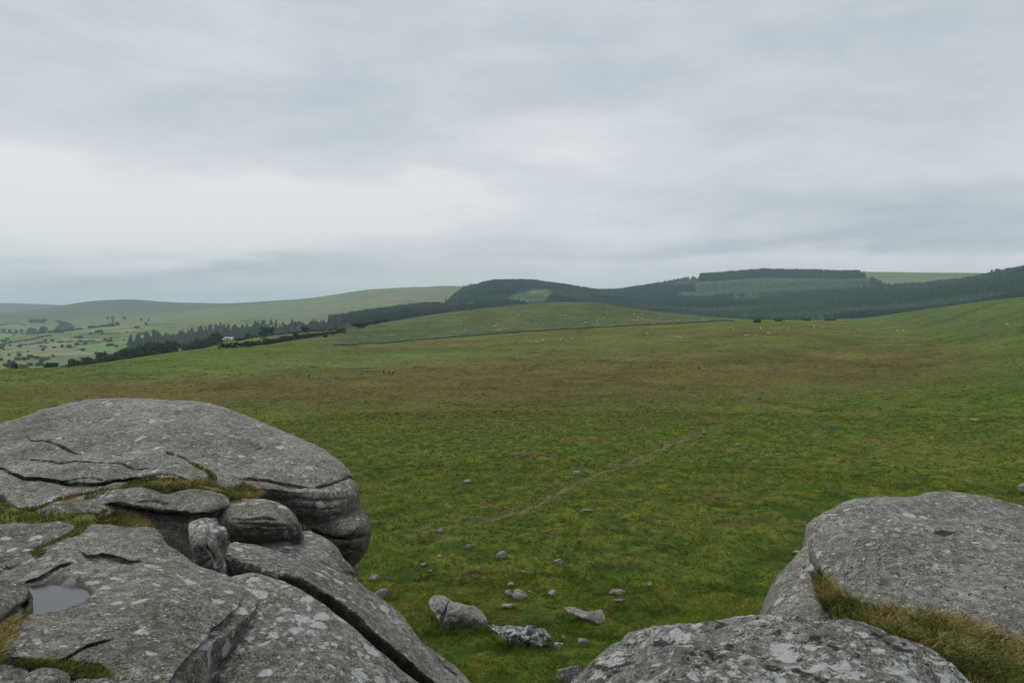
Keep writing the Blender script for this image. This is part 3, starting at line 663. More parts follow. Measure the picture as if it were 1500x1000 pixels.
rock('standing_stone', 'small upright stone with a white lichen cap wedged beside the dark hollow',
     [(274, 768), (280, 762), (288, 760), (300, 758), (312, 760), (315, 772), (322, 780), (328, 792), (330, 818), (322, 836), (306, 840), (290, 830), (282, 812), (278, 790)],
     [(275, 768, 6.1), (310, 760, 6.2), (330, 800, 6.15), (300, 780, 5.8), (290, 815, 5.8), (308, 800, 5.72), (310, 838, 5.85)],
     rock_mat('granite_standing', .95, 8, .2, .3, .95, crust=.7), T=.35, rpx=8, rk=1.2, seed=17, step=1.5, amp=(.03, .02, .008), lam=(.3, .12, .05), bdir=(0, 1, -.2), cracks=[([(304, 770), (308, 785), (305, 800), (312, 815)], 2, .06)], ledges=[([(310, 766), (309, 790), (312, 832)], .08, 12, -1)])
rock('granite_slab', 'long narrow slab with a black shadowed cleft running down its near side',
     [(331, 806), (336, 797), (345, 795), (362, 798), (400, 806), (450, 818), (480, 830), (505, 842), (520, 852), (545, 866), (580, 890), (600, 912), (615, 935), (640, 955), (655, 966), (672, 978), (690, 1000), (750, 1070), (740, 1150), (660, 1060), (600, 1000), (555, 960), (520, 930), (480, 896), (440, 872), (400, 858), (372, 852), (345, 850), (332, 838)],
     [(335, 812, 5.35), (365, 828, 5.2), (440, 846, 5.1), (520, 897, 5.0), (560, 933, 4.95), (640, 1000, 4.85), (720, 1075, 4.8), (345, 797, 5.75), (400, 806, 5.85), (480, 830, 5.8), (545, 866, 5.75), (600, 912, 5.55), (640, 955, 5.4), (690, 1000, 5.2)],
     G2, T=1.0, rpx=4, rk=.9, seed=19, step=1.4, amp=(.03, .02, .008), folds=[([(180, 770), (325, 810), (335, 814), (365, 828), (392, 835), (440, 845), (480, 868), (520, 897), (560, 935), (600, 965), (640, 1000), (700, 1055), (860, 1200)], .034, 1)], cracks=[([(640, 960), (652, 975), (672, 992)], 2, .06)])
rock('granite_slab', 'broad sloping slab dotted with white lichen beside the black cleft',
     [(300, 850), (345, 842), (372, 838), (400, 846), (440, 862), (480, 888), (530, 930), (580, 975), (625, 1005), (720, 1100), (740, 1260), (200, 1260), (180, 1060), (230, 985), (290, 930), (318, 900)],
     [(350, 850, 4.95), (372, 839, 5.05), (480, 888, 4.75), (580, 975, 4.55), (625, 1005, 4.5), (300, 960, 4.15), (280, 1010, 3.85), (450, 970, 4.1), (700, 1150, 4.0), (400, 1150, 3.2), (210, 1240, 2.9)],
     G2, T=1.6, rpx=7, seed=23, step=1.8, amp=(.06, .025, .010))
rock('granite_slab', 'large flat slab holding a rain pool on its top at lower left',
     [(-140, 930), (-110, 880), (-40, 850), (0, 834), (35, 815), (75, 797), (112, 778), (130, 768), (165, 770), (185, 773), (225, 772), (238, 783), (242, 796), (262, 805), (280, 822), (300, 830), (330, 838), (352, 856), (372, 868), (380, 880), (368, 902), (340, 925), (310, 945), (290, 968), (262, 1000), (235, 1060), (180, 1150), (60, 1120), (130, 1010), (160, 985), (150, 972), (105, 968), (62, 967), (5, 958), (-60, 985)],
     POOL_CTRL,
     rock_mat('granite_pool_slab', .52, 8.2, .08, .50, .86, crust=.1, wet=True), T=.8, rpx=7, seed=29, step=1.5, jit=.9, amp=(.04, .018, .008),
     basin=[([(30, 872), (38, 856), (58, 850), (82, 848), (108, 849), (126, 856), (132, 864), (120, 874), (95, 881), (68, 886), (40, 888)], POOLZ)],
     ledges=[([(112, 806), (130, 813), (150, 811), (172, 813), (183, 817), (192, 823), (212, 822)], .10, 55, 1), ([(30, 853), (60, 843), (85, 829), (112, 820)], .07, 30, 1),
             ([(354, 858), (356, 872), (348, 890), (330, 908), (312, 922), (302, 938), (284, 956), (266, 974), (246, 1000), (218, 1060)], .085, 400, -1), ([(175, 930), (150, 939), (128, 945), (108, 958), (80, 968)], .025, 90, -1)],
     cracks=[([(212, 885), (213, 895)], 2, .03), ([(160, 936), (150, 939), (128, 945), (108, 958), (92, 966)], 1.5, .035)])
rock('granite_slab', 'thin grey slab behind a mossy seam at the far left',
     [(-160, 840), (-60, 775), (0, 767), (40, 766), (75, 764), (95, 762), (113, 771), (106, 785), (80, 796), (45, 813), (12, 831), (-6, 838), (-60, 862), (-120, 880)],
     [(-100, 800, 5.2), (0, 768, 5.6), (95, 763, 5.62), (106, 785, 5.28), (45, 812, 4.92), (0, 834, 4.62), (-80, 862, 4.3)], G1, T=.5, rpx=6, seed=31, step=1.8, ledges=[([(2, 812), (6, 826), (14, 830)], .05, 14, 1)])
rock('granite_block', 'squared grey block at the edge of the rain pool',
     [(-130, 850), (-40, 845), (0, 847), (36, 850), (44, 860), (42, 878), (37, 893), (16, 906), (-4, 926), (-60, 955), (-130, 960)],
     [(-100, 850, 4.15), (0, 848, 4.2), (38, 852, 4.18), (40, 880, 4.02), (15, 905, 3.82), (-60, 950, 3.45), (-10, 880, 3.85)], G1, T=.4, rpx=5, seed=37, step=1.8, folds=[([(44, 862), (36, 878), (16, 890), (-4, 910), (-60, 940)], .02, -1)])
rock('granite_block', 'small flat grey stone in the bottom left corner beside brown grass',
     [(-100, 980), (-20, 966), (12, 970), (36, 978), (44, 987), (40, 1002), (30, 1040), (-60, 1070)], [(-80, 985, 3.35), (10, 972, 3.38), (40, 990, 3.28), (20, 1035, 3.0), (-60, 1060, 2.9)], G1, T=.3, rpx=5, seed=41, step=1.8)
rock('granite_block', 'small pale lichened stone set in brown grass under the rain pool slab',
     [(40, 1000), (48, 986), (62, 982), (80, 982), (96, 988), (100, 1000), (92, 1024), (60, 1030), (44, 1020)], [(48, 988, 3.32), (95, 990, 3.32), (70, 1005, 3.1), (60, 1028, 3.08), (92, 1020, 3.1)], G2, T=.25, rpx=6, seed=43, step=1.6)
rock('granite_block', 'wedge of grey stone at the foot of the sloping slab beside grass tufts',
     [(100, 1000), (110, 993), (135, 996), (160, 990), (190, 1005), (200, 1040), (120, 1060), (98, 1030)], [(110, 995, 3.28), (185, 1003, 3.25), (150, 1010, 3.1), (120, 1055, 2.95), (195, 1040, 3.0)], G1, T=.25, rpx=6, seed=45, step=1.8)

# --- right group
rock('granite_boulder', 'broad domed grey boulder rising behind dry grass on the right',
     [(1184, 800), (1181, 785), (1180, 770), (1195, 757), (1225, 740), (1262, 728), (1300, 726), (1345, 727), (1365, 720), (1390, 718), (1420, 721), (1460, 732), (1500, 742), (1560, 758), (1680, 810), (1760, 920), (1740, 1020), (1640, 1060), (1560, 1010), (1480, 960), (1400, 935), (1330, 935), (1280, 925), (1245, 900), (1222, 868), (1200, 838), (1188, 815)],
     [(1183, 790, 6.3), (1195, 757, 6.7), (1262, 728, 7.1), (1390, 718, 7.3), (1500, 742, 7.0), (1680, 810, 6.2), (1220, 860, 5.4), (1260, 905, 4.9), (1350, 915, 4.65), (1480, 950, 4.3), (1640, 1050, 3.9), (1250, 800, 5.75), (1350, 800, 5.65), (1480, 820, 5.45), (1400, 870, 4.95), (1740, 960, 5.0)],
     G6, T=1.7, rpx=16, rk=1.2, seed=47, jit=1.8, amp=(.06, .038, .018), ledges=[([(1300, 724), (1340, 729), (1370, 727), (1400, 724)], .05, 14, 1)])
rock('granite_boulder', 'steep grey shoulder of rock left of the domed boulder',
     [(1190, 790), (1170, 810), (1152, 828), (1140, 842), (1128, 862), (1114, 892), (1110, 920), (1108, 1000), (1200, 1000), (1290, 960), (1290, 900), (1240, 860), (1215, 820)],
     [(1185, 797, 6.4), (1150, 830, 6.2), (1114, 893, 5.9), (1108, 990, 5.4), (1180, 850, 5.75), (1160, 905, 5.2), (1220, 880, 5.3), (1270, 950, 4.8), (1200, 990, 4.7)],
     G6, T=1.6, rpx=14, rk=1.3, seed=53, amp=(.05, .025, .008))
rock('granite_boulder', 'front boulder crusted with white and black lichen between the grass and the drop',
     [(800, 1100), (822, 1030), (835, 1000), (850, 985), (870, 965), (895, 945), (920, 928), (940, 920), (960, 916), (1000, 917), (1040, 910), (1080, 904), (1110, 902), (1160, 905), (1200, 908), (1240, 910), (1280, 918), (1310, 930), (1345, 940), (1370, 955), (1395, 975), (1416, 996), (1445, 1040), (1460, 1250), (780, 1250)],
     [(835, 1000, 3.9), (895, 945, 4.05), (960, 916, 4.2), (1110, 902, 4.3), (1240, 910, 4.15), (1345, 940, 3.85), (1416, 996, 3.5), (1100, 950, 3.6), (1000, 970, 3.5), (1250, 970, 3.4), (920, 1010, 3.4), (1100, 1040, 3.05), (850, 1150, 3.1), (1100, 1230, 2.3), (1400, 1200, 2.5)],
     G3, T=1.3, rpx=14, rk=1.2, seed=59, step=2.0, amp=(.06, .045, .022), lam=(.6, .2, .055), jit=2.6, cracks=[([(905, 945), (930, 938), (960, 925)], 3, .05), ([(1160, 962), (1190, 968)], 3, .04), ([(1290, 945), (1330, 952)], 3, .04)])

# --- masses that carry the seen rocks
def massif(name, label, foot, ztop, zbot, seed):
    p = chaikin(foot, 2); n = 140; L = np.cumsum(np.r_[0, np.hypot(*(np.roll(p, -1, 0) - p).T)]); t = np.linspace(0, L[-1], n, endpoint=False); pc = np.vstack([p, p[:1]])
    p = np.stack([np.interp(t, L, pc[:, 0]), np.interp(t, L, pc[:, 1])], 1); c = p.mean(0); rows = []
    for f in np.linspace(0, 1, 26):
        z = zbot + (ztop - zbot) * f; s = 1.0 + .18 * (1 - f) - .06 * f ** 6
        rows.append(np.c_[c + (p - c) * s, np.full(n, z)])
    for s in np.linspace(.9, .02, 14): rows.append(np.c_[c + (p - c) * s, np.full(n, ztop + .03)])
    V = np.concatenate(rows); nr = len(rows); dn = V - np.r_[c, (ztop + zbot) / 2]; dn[:, 2] *= .1; dn /= np.linalg.norm(dn, axis=1)[:, None] + 1e-6
    V = V + dn * (fbm(V * np.array([.5, .5, .9]), 4, seed) * .35)[:, None]
    V[:, 2] += fbm(V / 1.1, 3, seed + 3) * .08
    idx = np.arange(nr * n).reshape(nr, n); nx = np.roll(idx, -1, 1)
    q = np.stack([idx[:-1], nx[:-1], nx[1:], idx[1:]], -1).reshape(-1, 4)
    org = np.r_[c, zbot]
    return tag(mesh(name, V, q, G4, origin=org), label, 'rock')
massif('tor_outcrop', 'dark jointed mass of granite carrying the left hand boulders', [(-8.5, 1.5), (-1.1, 1.5), (-1.2, 3.6), (-1.3, 4.6), (-1.75, 6.2), (-2.6, 8.0), (-3.4, 10.5), (-6, 12), (-9.5, 11), (-9.5, 5)], CZ - 2.75, 1.0, 71)
massif('tor_outcrop', 'dark jointed mass of granite carrying the boulders on the right', [(1.2, 1.2), (2.0, 3.4), (2.3, 4.6), (2.6, 6.3), (4.5, 7.0), (6.5, 6.0), (7, 2.5), (4, .5)], CZ - 2.5, 1.0, 73)

# rain pool
def pool():
    pts = chaikin([(18, 874), (30, 852), (58, 844), (84, 842), (112, 844), (134, 853), (146, 868), (132, 888), (100, 897), (66, 901), (30, 903)], 3)
    z = POOLZ
    P = []
    for u, v in pts:
        r = ray(u, v); P.append(CAM + r * ((z - CZ) / r[2]))
    P = np.array(P); c = P.mean(0); n = len(P); V = np.vstack([P, [c], P + [0, 0, -.05], [c - [0, 0, .05]]])
    i = np.arange(n); j = np.roll(i, -1)
    F = np.vstack([np.stack([i, j, np.full(n, n)], 1), np.stack([j + n + 1, i + n + 1, np.full(n, 2 * n + 1)], 1)])
    k = NT('rain_water'); k.set(k.b.inputs['Base Color'], (.05, .055, .055)); k.b.inputs['Roughness'].default_value = .04; k.b.inputs['Specular IOR Level'].default_value = .7
    v = k.coord('Object', (14, 40, 1)); k.L.new(k.bump(k.noise(v, 2.5, 4, .6), .18, .004), k.b.inputs['Normal'])
    tag(mesh('water', V, [F, np.stack([i, i + n + 1, j + n + 1, j], 1)], k.m, smooth=False), kind='structure')
pool()

# ------------------------------------------------------------------ grass
def blades(roots, length, width, lean, cols, seed, seg=3, wind=(.25, .1)):
    """strips of grass; roots (n,3), returns V, quads, colours"""
    rng = np.random.default_rng(seed); n = len(roots)
    a = rng.uniform(0, 2 * np.pi, n); ln = length * rng.uniform(.55, 1.25, n); le = lean * rng.uniform(.3, 1.4, n)
    dirx = np.cos(a) * le + wind[0] * rng.uniform(.4, 1.2, n); diry = np.sin(a) * le + wind[1]
    side = np.stack([-np.sin(a + 1.1), np.cos(a + 1.1), 0 * a], 1); w = width * rng.uniform(.6, 1.3, n)
    V = []
    for k in range(seg + 1):
        t = k / seg; h = ln * (t - .28 * t * t * np.minimum(le + .3, 1.5)); o = ln * t ** 1.7
        c = roots + np.stack([dirx * o, diry * o, h], 1); ww = (w * (1 - t) ** .7 * .5 + .0003)[:, None]
        V += [c - side * ww, c + side * ww]
    V = np.stack(V, 1)                                  # n, 2(seg+1), 3
    m = 2 * (seg + 1); base = np.arange(n)[:, None] * m
    F = np.concatenate([base + np.array([2 * k, 2 * k + 1, 2 * k + 3, 2 * k + 2]) for k in range(seg)], 0)
    col = np.repeat(cols[:, None], m, 1)
    t = np.repeat(np.linspace(.0, 1, seg + 1), 2)[None, :, None]
    col = col * (1 - .0 * t) + col * t * np.array([.25, .15, .05])
    return V.reshape(-1, 3), F, col.reshape(-1, 3)
M_blade = tint_mat('grass_blades', .15, 3.0, .8)
def turf_patch(label, poly, ctrl, n, length, lean, pal, seed, width=.006, wind=(.2, .05), thick=.12, bare=.5, clump=.12):
    o = relief('grass', poly, [(a, b, c + .035) for a, b, c in ctrl], M_sod, T=thick, rpx=6, seed=seed, step=2.2, jit=2.5, amp=(.03, .02, .012), lam=(.4, .12, .04))
    tag(o, label, kind='stuff')
    rng = np.random.default_rng(seed); p = np.array(poly, float); R = []
    lo, hi = p.min(0), p.max(0)
    hi[1] = min(hi[1], 1060); lo[0] = max(lo[0], -120); hi[0] = min(hi[0], 1620)
    pts = rng.uniform(lo, hi, (n * 8, 2)); ok = pip(pts[:, 0], pts[:, 1], poly)
    d = tps(ctrl, pts[:, 0], pts[:, 1]); P = at(pts[:, 0], pts[:, 1], d)
    dens = fbm(P / clump, 2, seed + 2); ok &= dens > -bare * rng.uniform(0, 1, len(pts)) ; P = P[ok][:n]; dens = dens[ok][:n]
    pal = np.array(pal); w = np.clip((fbm(P / .35, 3, seed + 4) * 1.6 + .5) * (len(pal) - 1) + rng.normal(0, .5, len(P)), 0, len(pal) - 1.001)
    i = w.astype(int); f = (w - i)[:, None]; cols = pal[i] * (1 - f) + pal[i + 1] * f
    cols *= rng.uniform(.45, 1.6, (len(P), 1))
    V, F, c = blades(P - [0, 0, .008], length, width, lean, cols, seed, 3, wind)
    L = length
    # append the blades to the sod so that the patch stays one object
    me = o.data; nv = len(me.vertices)
    V0 = np.zeros(nv * 3, np.float32); me.vertices.foreach_get('co', V0); V0 = V0.reshape(-1, 3) + np.array(o.location)
    npoly = len(me.polygons); lv = np.zeros(len(me.loops), np.int32); me.loops.foreach_get('vertex_index', lv); F0 = lv.reshape(-1, 4)
    c0 = np.tile(pal[:-1].mean(0) * .8, (nv, 1)) * (1 + .5 * fbm(V0 / .12, 3, seed + 8))[:, None]
    loc = np.array(o.location); bpy.data.objects.remove(o)
    o = mesh('grass', np.vstack([V0, V]), np.vstack([F0, F + nv]), M_blade, origin=loc, col=np.vstack([c0, c]))
    return tag(o, label, kind='stuff')
M_sod = None
GRN, YEL, BRN, GLD, DRK = (.105, .135, .030), (.19, .18, .055), (.165, .132, .05), (.31, .255, .11), (.06, .075, .022)
turf_patch('long dry golden and green grass between the two right boulders',
           [(1186, 838), (1200, 836), (1225, 862), (1262, 888), (1330, 898), (1400, 908), (1470, 935), (1540, 960), (1640, 1040), (1640, 1120), (1440, 1120), (1412, 1000), (1370, 960), (1310, 936), (1250, 916), (1215, 905), (1200, 880)],
           [(1190, 840, 5.7), (1230, 880, 5.15), (1262, 892, 4.95), (1330, 905, 4.7), (1400, 915, 4.55), (1470, 940, 4.35), (1550, 975, 4.2), (1410, 1000, 3.85), (1310, 936, 4.35), (1230, 910, 4.85), (1500, 1050, 3.6), (1620, 1100, 3.5)],
           13000, 0.105, 1.1, [DRK, GRN, YEL, GLD, BRN, GLD], 101, 0.0075, (-.25, .0), .3, .6)
turf_patch('short green turf on the ledge behind the rain pool slab', [(-120, 790), (-60, 750), (0, 735), (20, 745), (45, 752), (70, 745), (95, 752), (140, 750), (180, 760), (226, 768), (232, 784), (180, 786), (110, 778), (60, 772), (0, 776), (-60, 786)],
           [(-60, 765, 6.3), (20, 748, 6.6), (110, 756, 6.45), (200, 765, 6.3), (225, 780, 5.95), (110, 777, 5.9), (0, 774, 6.0)], 3600, 0.04, .6, [GRN, GRN, YEL, GRN, BRN], 103, 0.01, thick=.3)
turf_patch('brown and olive grass tuft on the ledge by the dark hollow', [(140, 756), (152, 747), (170, 749), (195, 756), (218, 768), (230, 786), (205, 787), (180, 781), (152, 769)],
           [(140, 752, 6.35), (170, 748, 6.35), (225, 770, 6.1), (205, 783, 5.85), (160, 768, 6.05)], 2200, 0.05, 1.0, [DRK, BRN, GRN, BRN, GLD], 105, 0.01, thick=.2)
turf_patch('strip of brown moss and grass under the whale-backed boulder', [(60, 742), (90, 728), (130, 722), (175, 712), (205, 702), (250, 700), (300, 704), (330, 716), (360, 720), (352, 732), (320, 724), (270, 714), (215, 714), (160, 722), (100, 738), (40, 756), (20, 748)],
           [(40, 750, 7.15), (130, 722, 7.6), (205, 704, 7.8), (300, 706, 7.9), (355, 722, 8.0), (320, 722, 7.55), (215, 713, 7.45), (100, 736, 7.25)], 3600, 0.05, .6, [GRN, BRN, YEL, BRN, GLD, DRK], 107, 0.012, thick=.25)
turf_patch('ribbon of moss growing in the crack of the boulder face', [(242, 662), (262, 668), (285, 680), (310, 692), (318, 702), (305, 698), (280, 686), (255, 674)],
           [(242, 662, 9.05), (285, 680, 8.75), (318, 700, 8.35), (255, 674, 8.85), (300, 696, 8.45)], 800, .05, .5, [BRN, YEL, BRN], 109, 0.011, thick=.1)
turf_patch('mossy seam of green grass between two slabs at far left', [(44, 812), (55, 803), (82, 792), (104, 782), (112, 772), (122, 766), (132, 768), (118, 778), (96, 790), (72, 803), (52, 815)],
           [(46, 810, 4.98), (85, 793, 5.2), (114, 772, 5.55), (130, 768, 5.55), (72, 803, 4.98)], 2000, .04, .5, [GRN, YEL, GRN, BRN], 113, 0.008, thick=.15)
turf_patch('brown grass growing between the block and the pool slab', [(-60, 950), (-4, 925), (14, 906), (36, 893), (42, 885), (40, 898), (26, 922), (8, 948), (-10, 965), (-60, 975)],
           [(-40, 945, 3.55), (10, 912, 3.72), (40, 890, 3.92), (25, 920, 3.66), (0, 955, 3.45)], 2600, 0.045, 1.0, [DRK, GRN, BRN, YEL, BRN, GLD], 127, 0.0055, thick=.1)
turf_patch('brown grass along the lower edge of the pool slab', [(-60, 965), (0, 955), (40, 964), (62, 966), (105, 968), (130, 975), (165, 985), (165, 1010), (120, 1005), (90, 985), (60, 980), (30, 975), (0, 970), (-60, 985)],
           [(-40, 965, 3.42), (60, 967, 3.4), (130, 978, 3.38), (160, 1000, 3.25), (60, 980, 3.3), (0, 970, 3.36)], 3000, 0.035, 1.0, [DRK, GRN, BRN, YEL, BRN, GLD], 131, 0.005, thick=.1)
turf_patch('small brown tuft of grass beside the layered boulder', [(335, 728), (342, 718), (356, 712), (372, 718), (384, 728), (372, 733), (350, 735)], [(336, 728, 7.95), (356, 714, 8.2), (380, 726, 8.05), (355, 732, 7.8)], 700, .10, .6, [BRN, GLD, BRN, DRK], 137, 0.011, thick=.15)


# ------------------------------------------------------------------ loose stones on the moor
def ico(n):
    import bmesh
    bm = bmesh.new(); bmesh.ops.create_icosphere(bm, subdivisions=n, radius=1.0)
    V = np.array([v.co[:] for v in bm.verts]); F = np.array([[v.index for v in f.verts] for f in bm.faces]); bm.free(); return V, F
ICO4, ICO3 = ico(5), ico(3)
def stone_geo(seed, planes=9, rough=.05, I=None):
    V, F = I or ICO4; rng = np.random.default_rng(seed)
    n = rng.normal(size=(planes, 3)); n /= np.linalg.norm(n, axis=1)[:, None]; n = np.vstack([n, [[0, 0, 1], [0, 0, -1]]]); d = rng.uniform(.42, .92, len(n))
    dt = V @ n.T; r = np.where(dt > .05, d / np.maximum(dt, .05), 9); r = np.minimum(r, 1.15)
    k = 55; rr = -np.log(np.exp(-k * r).sum(1) + np.exp(-k * 1.15)) / k
    P = V * rr[:, None]; P *= (1 + rough * fbm(P * 2.2 + seed, 4, seed) + rough * .5 * fbm(P * 7 + seed, 2, seed + 1))[:, None]
    P[:, :2] /= np.abs(P[:, :2]).max(); P[:, 2] /= np.abs(P[:, 2]).max()
    return P, F
MS = {'grey': rock_mat('stone_grey', .5, 4, .2, .25, .85, crust=.5, bcrust=.2), 'pale': rock_mat('stone_pale', .6, 3.0, .1, .1, 1.02, crust=.6), 'bw': rock_mat('stone_black_white', .8, 3.4, .9, .1, .6, crust=.9, bcrust=1.1), 'brown': rock_mat('stone_earthy', .3, 4, .1, .9, .7, .5), 'dark': rock_mat('stone_dark', .4, 4, .4, .2, .6, crust=.3)}
STONES = [('bw', 808, 825, 940, 953, 'small black and white stone leaning below the speckled slab'), ('grey', 839, 864, 935, 948, 'grey pyramid shaped stone in the grass near the front boulder'), ('pale', 821, 829, 928, 939, 'tiny pale upright stone near the tail of the speckled slab'),
          ('pale', 751, 774, 866, 879, 'rounded tan coloured stone with grass growing at its foot'), ('pale', 739, 752, 864, 874, 'white faced stone touching the rounded tan stone'), ('pale', 772, 780, 863, 869, 'little pale stone just right of the rounded tan stone'), ('pale', 801, 817, 864, 873, 'pale angular stone above the pointed slab'), ('pale', 733, 752, 883, 892, 'thin pale stone lying flat right of the notched boulder'),
          ('pale', 742, 753, 852, 859, 'white wedge of stone above the rounded tan stone'), ('pale', 727, 743, 807, 820, 'squarish white lichened stone on open turf'), ('grey', 803, 831, 816, 827, 'wide flat topped grey stone beside a bare straw patch'), ('grey', 681, 695, 796, 804, 'grey stone up left of the squarish white stone'),
          ('grey', 638, 649, 811, 817, 'low dark grey stone left of the squarish white stone'), ('pale', 764, 773, 834, 841, 'small pale stone midway between flat topped stone and white wedge'), ('brown', 806, 817, 843, 851, 'earthy brown stone below the bare straw patch'), ('grey', 892, 919, 863, 872, 'long low grey stone on the right of the stone scatter'),
          ('brown', 893, 915, 878, 884, 'mossy brown hummock of stone below the long low stone'), ('grey', 549, 574, 861, 879, 'jagged grey stone in the grass beside the left rocks'), ('grey', 540, 558, 840, 850, 'low broken grey stone at the foot of the rounded block'), ('pale', 615, 624, 824, 830, 'small tan stone in a yellowish patch of turf'),
          ('pale', 626, 636, 833, 839, 'pale pebble-like stone below the small tan stone'), ('grey', 640, 650, 773, 780, 'grey half buried stone near the lower end of the path'), ('pale', 839, 854, 686, 697, 'solitary pale boulder beside the trodden path'), ('pale', 679, 692, 701, 708, 'pale stone alone on the green moor left of the path'),
          ('dark', 850, 875, 746, 752, 'long flat grey stone sunk in turf right of the path'), ('dark', 963, 975, 763, 771, 'dark stone on a small grassy knoll'), ('pale', 987, 994, 823, 830, 'small pale stone standing alone near the steep rock shoulder'), ('grey', 946, 957, 853, 860, 'small grey stone between the long low stone and the steep rock shoulder'),
          ('dark', 1208, 1227, 619, 630, 'dark craggy rock standing alone far out on the moor'), ('pale', 1421, 1436, 612, 618, 'low pale rock far out at the right side of the moor'), ('brown', 1109, 1117, 580, 586, 'small reddish stone far out above the peat scar'), ('grey', 1077, 1087, 648, 654, 'small grey stone right of the trodden path'),
          ('grey', 1492, 1512, 705, 724, 'grey boulder cut by the right edge above the domed boulder'), ('pale', 1160, 1180, 805, 813, 'pale flat stone peeping out behind the domed boulder'), ('grey', 816, 856, 968, 1006, 'pale grey rock in the hollow left of the front boulder'), ('pale', 1028, 1036, 631, 636, 'little white stone by the peat scar beside the path'),
          ('pale', 500, 506, 551, 559, 'pale upright stone in the brown heather near the walkers')]
stone_seed = [0]; SKIRT = []
def place_stone(kind, u0, u1, v0, v1, label, cat='stone', group=None, I=None, name='moor_stone', flat=1.0):
    stone_seed[0] += 1; s = stone_seed[0]
    vb = v1 - .12 * (v1 - v0); P0 = moor.hit((u0 + u1) / 2, vb); d = np.linalg.norm(P0 - CAM)
    w = (u1 - u0) * d / FPX; h = max((v1 - v0) * d / FPX * .80, .05)
    V, F = stone_geo(s * 13 + 1, 6 + s % 5, .15, I); a = random.uniform(-.3, .3); ca, sa = math.cos(a), math.sin(a)
    V = V * np.array([w / 2, w / 2 * random.uniform(.6, .9), h * .62]); V = np.stack([V[:, 0] * ca - V[:, 1] * sa, V[:, 0] * sa + V[:, 1] * ca, V[:, 2]], 1)
    V[:, 2] += h * .22
    SKIRT.append((P0[0], P0[1], w))
    fw = P0.copy(); fw[:2] *= 1 + .25 * w / max(np.hypot(*P0[:2]), 1); fw[2] = float(moor.hxy(fw[0], fw[1])) - .02
    o = mesh(name, V + fw, F, MS[kind], origin=fw)
    return tag(o, label, cat, group)
for st in STONES: place_stone(*st, I=ICO4)
rng = np.random.default_rng(9)
for i in range(120):                                     # small bits of granite that nothing tells apart
    if i < 34 or i >= 60: u, v = rng.normal(700, 90), rng.uniform(765, 860)
    elif i < 48: u, v = rng.uniform(850, 1100), rng.uniform(740, 880)
    else: u, v = rng.uniform(950, 1480), rng.uniform(570, 690)
    if u < 560 or (u > 1105 and v > 700) : u = rng.uniform(600, 860)
    w = rng.uniform(2.2, 5.5)
    place_stone('pale' if i % 3 else 'grey', u, u + w, v, v + w * rng.uniform(.45, .7), 'tiny pale stone half sunk in the moor turf', group='tiny stones scattered on the turf', I=ICO3)
for (u, v, w) in ((470, 558, 5), (476, 557.5, 5), (483, 557, 6), (488, 557, 5), (434, 551.5, 5), (461, 553, 4), (536, 542.5, 5), (543, 542, 5), (549, 542, 3.5), (591, 537, 3), (611, 536, 3)):
    place_stone('pale', u - w / 2, u + w / 2, v - w * .3, v + w * .25, 'pale rock lying low in the brown heather by the walkers', group='pale rocks in the brown heather', I=ICO3)
for (u, v, w) in ((800, 444.2, 4), (806, 443.6, 3), (812, 444, 4), (822, 444, 5), (830, 444.5, 4), (836, 445, 3), (868, 443.5, 4), (875, 443.6, 5), (884, 446, 4), (893, 448.5, 5), (900, 450, 4), (908, 452, 4), (916, 454, 4)):
    place_stone('grey', u - w / 2, u + w / 2, v - w * .3, v + w * .3, 'small grey crag on top of the green hill beyond the wall', group='crags along the hilltop', I=ICO3)

def far_rock(name, label, poly, d0, bulge, mat, **k):
    p = np.array(poly, float); c = p.mean(0)
    vb = p[:, 1].max()
    hit = moor.hit(c[0], vb - 4); d = float((hit - CAM) @ FW)
    lo, hi = p.min(0), p.max(0)
    ctrl = [(lo[0], c[1], d + .5), (hi[0], c[1], d + .5), (c[0], lo[1], d + .9), (c[0], hi[1], d - .2), (c[0], c[1], d + .1)] + [(q[0], q[1], d + dd) for q, dd in k.pop('extra', [])]
    return tag(relief(name, poly, ctrl, mat, **k), label, 'rock')
def faced_rock(name, label, poly, top, mat, **k):
    """top: crest line between the sloping top and the steep front face"""
    p = np.array(poly, float); hit = moor.hit(p[:, 0].mean(), p[:, 1].max() - 5); d = float((hit - CAM) @ FW); rise = k.pop('rise', .9)
    ctrl = [(u, v, d) for u, v in top] + [(u, p[:, 1].max(), d - .12) for u in np.linspace(p[:, 0].min() + 8, p[:, 0].max() - 8, 5)]
    ctrl += [(q[0], q[1], d + rise) for q in k.pop('back')]
    return tag(relief(name, poly, ctrl, mat, **k), label, 'rock')
faced_rock('moor_boulder', 'notched grey boulder bedded in the grass below the tor', [(627, 881), (632, 873), (640, 870), (645, 872), (649, 871), (656, 876), (663, 881), (672, 881), (684, 885), (696, 887), (706, 894), (712, 903), (715, 912), (712, 922), (680, 922), (655, 920), (642, 910), (634, 896)],
           [(633, 884), (644, 880), (652, 884), (660, 887), (680, 890), (700, 898), (710, 908)], MS['grey'], back=[(632, 873), (649, 871), (663, 881), (684, 884), (704, 892)], T=1.0, rpx=3, rk=.8, step=1.0, amp=(.16, .10, .05), lam=(.8, .3, .12), seed=91, jit=1.1, chn=1,
           cracks=[([(659, 880), (655, 890), (650, 904), (648, 912)], 1.1, .35)], ledges=[([(640, 868), (646, 880), (656, 888), (650, 912)], .16, 300, 1)], bdir=(0, 1, -.5))
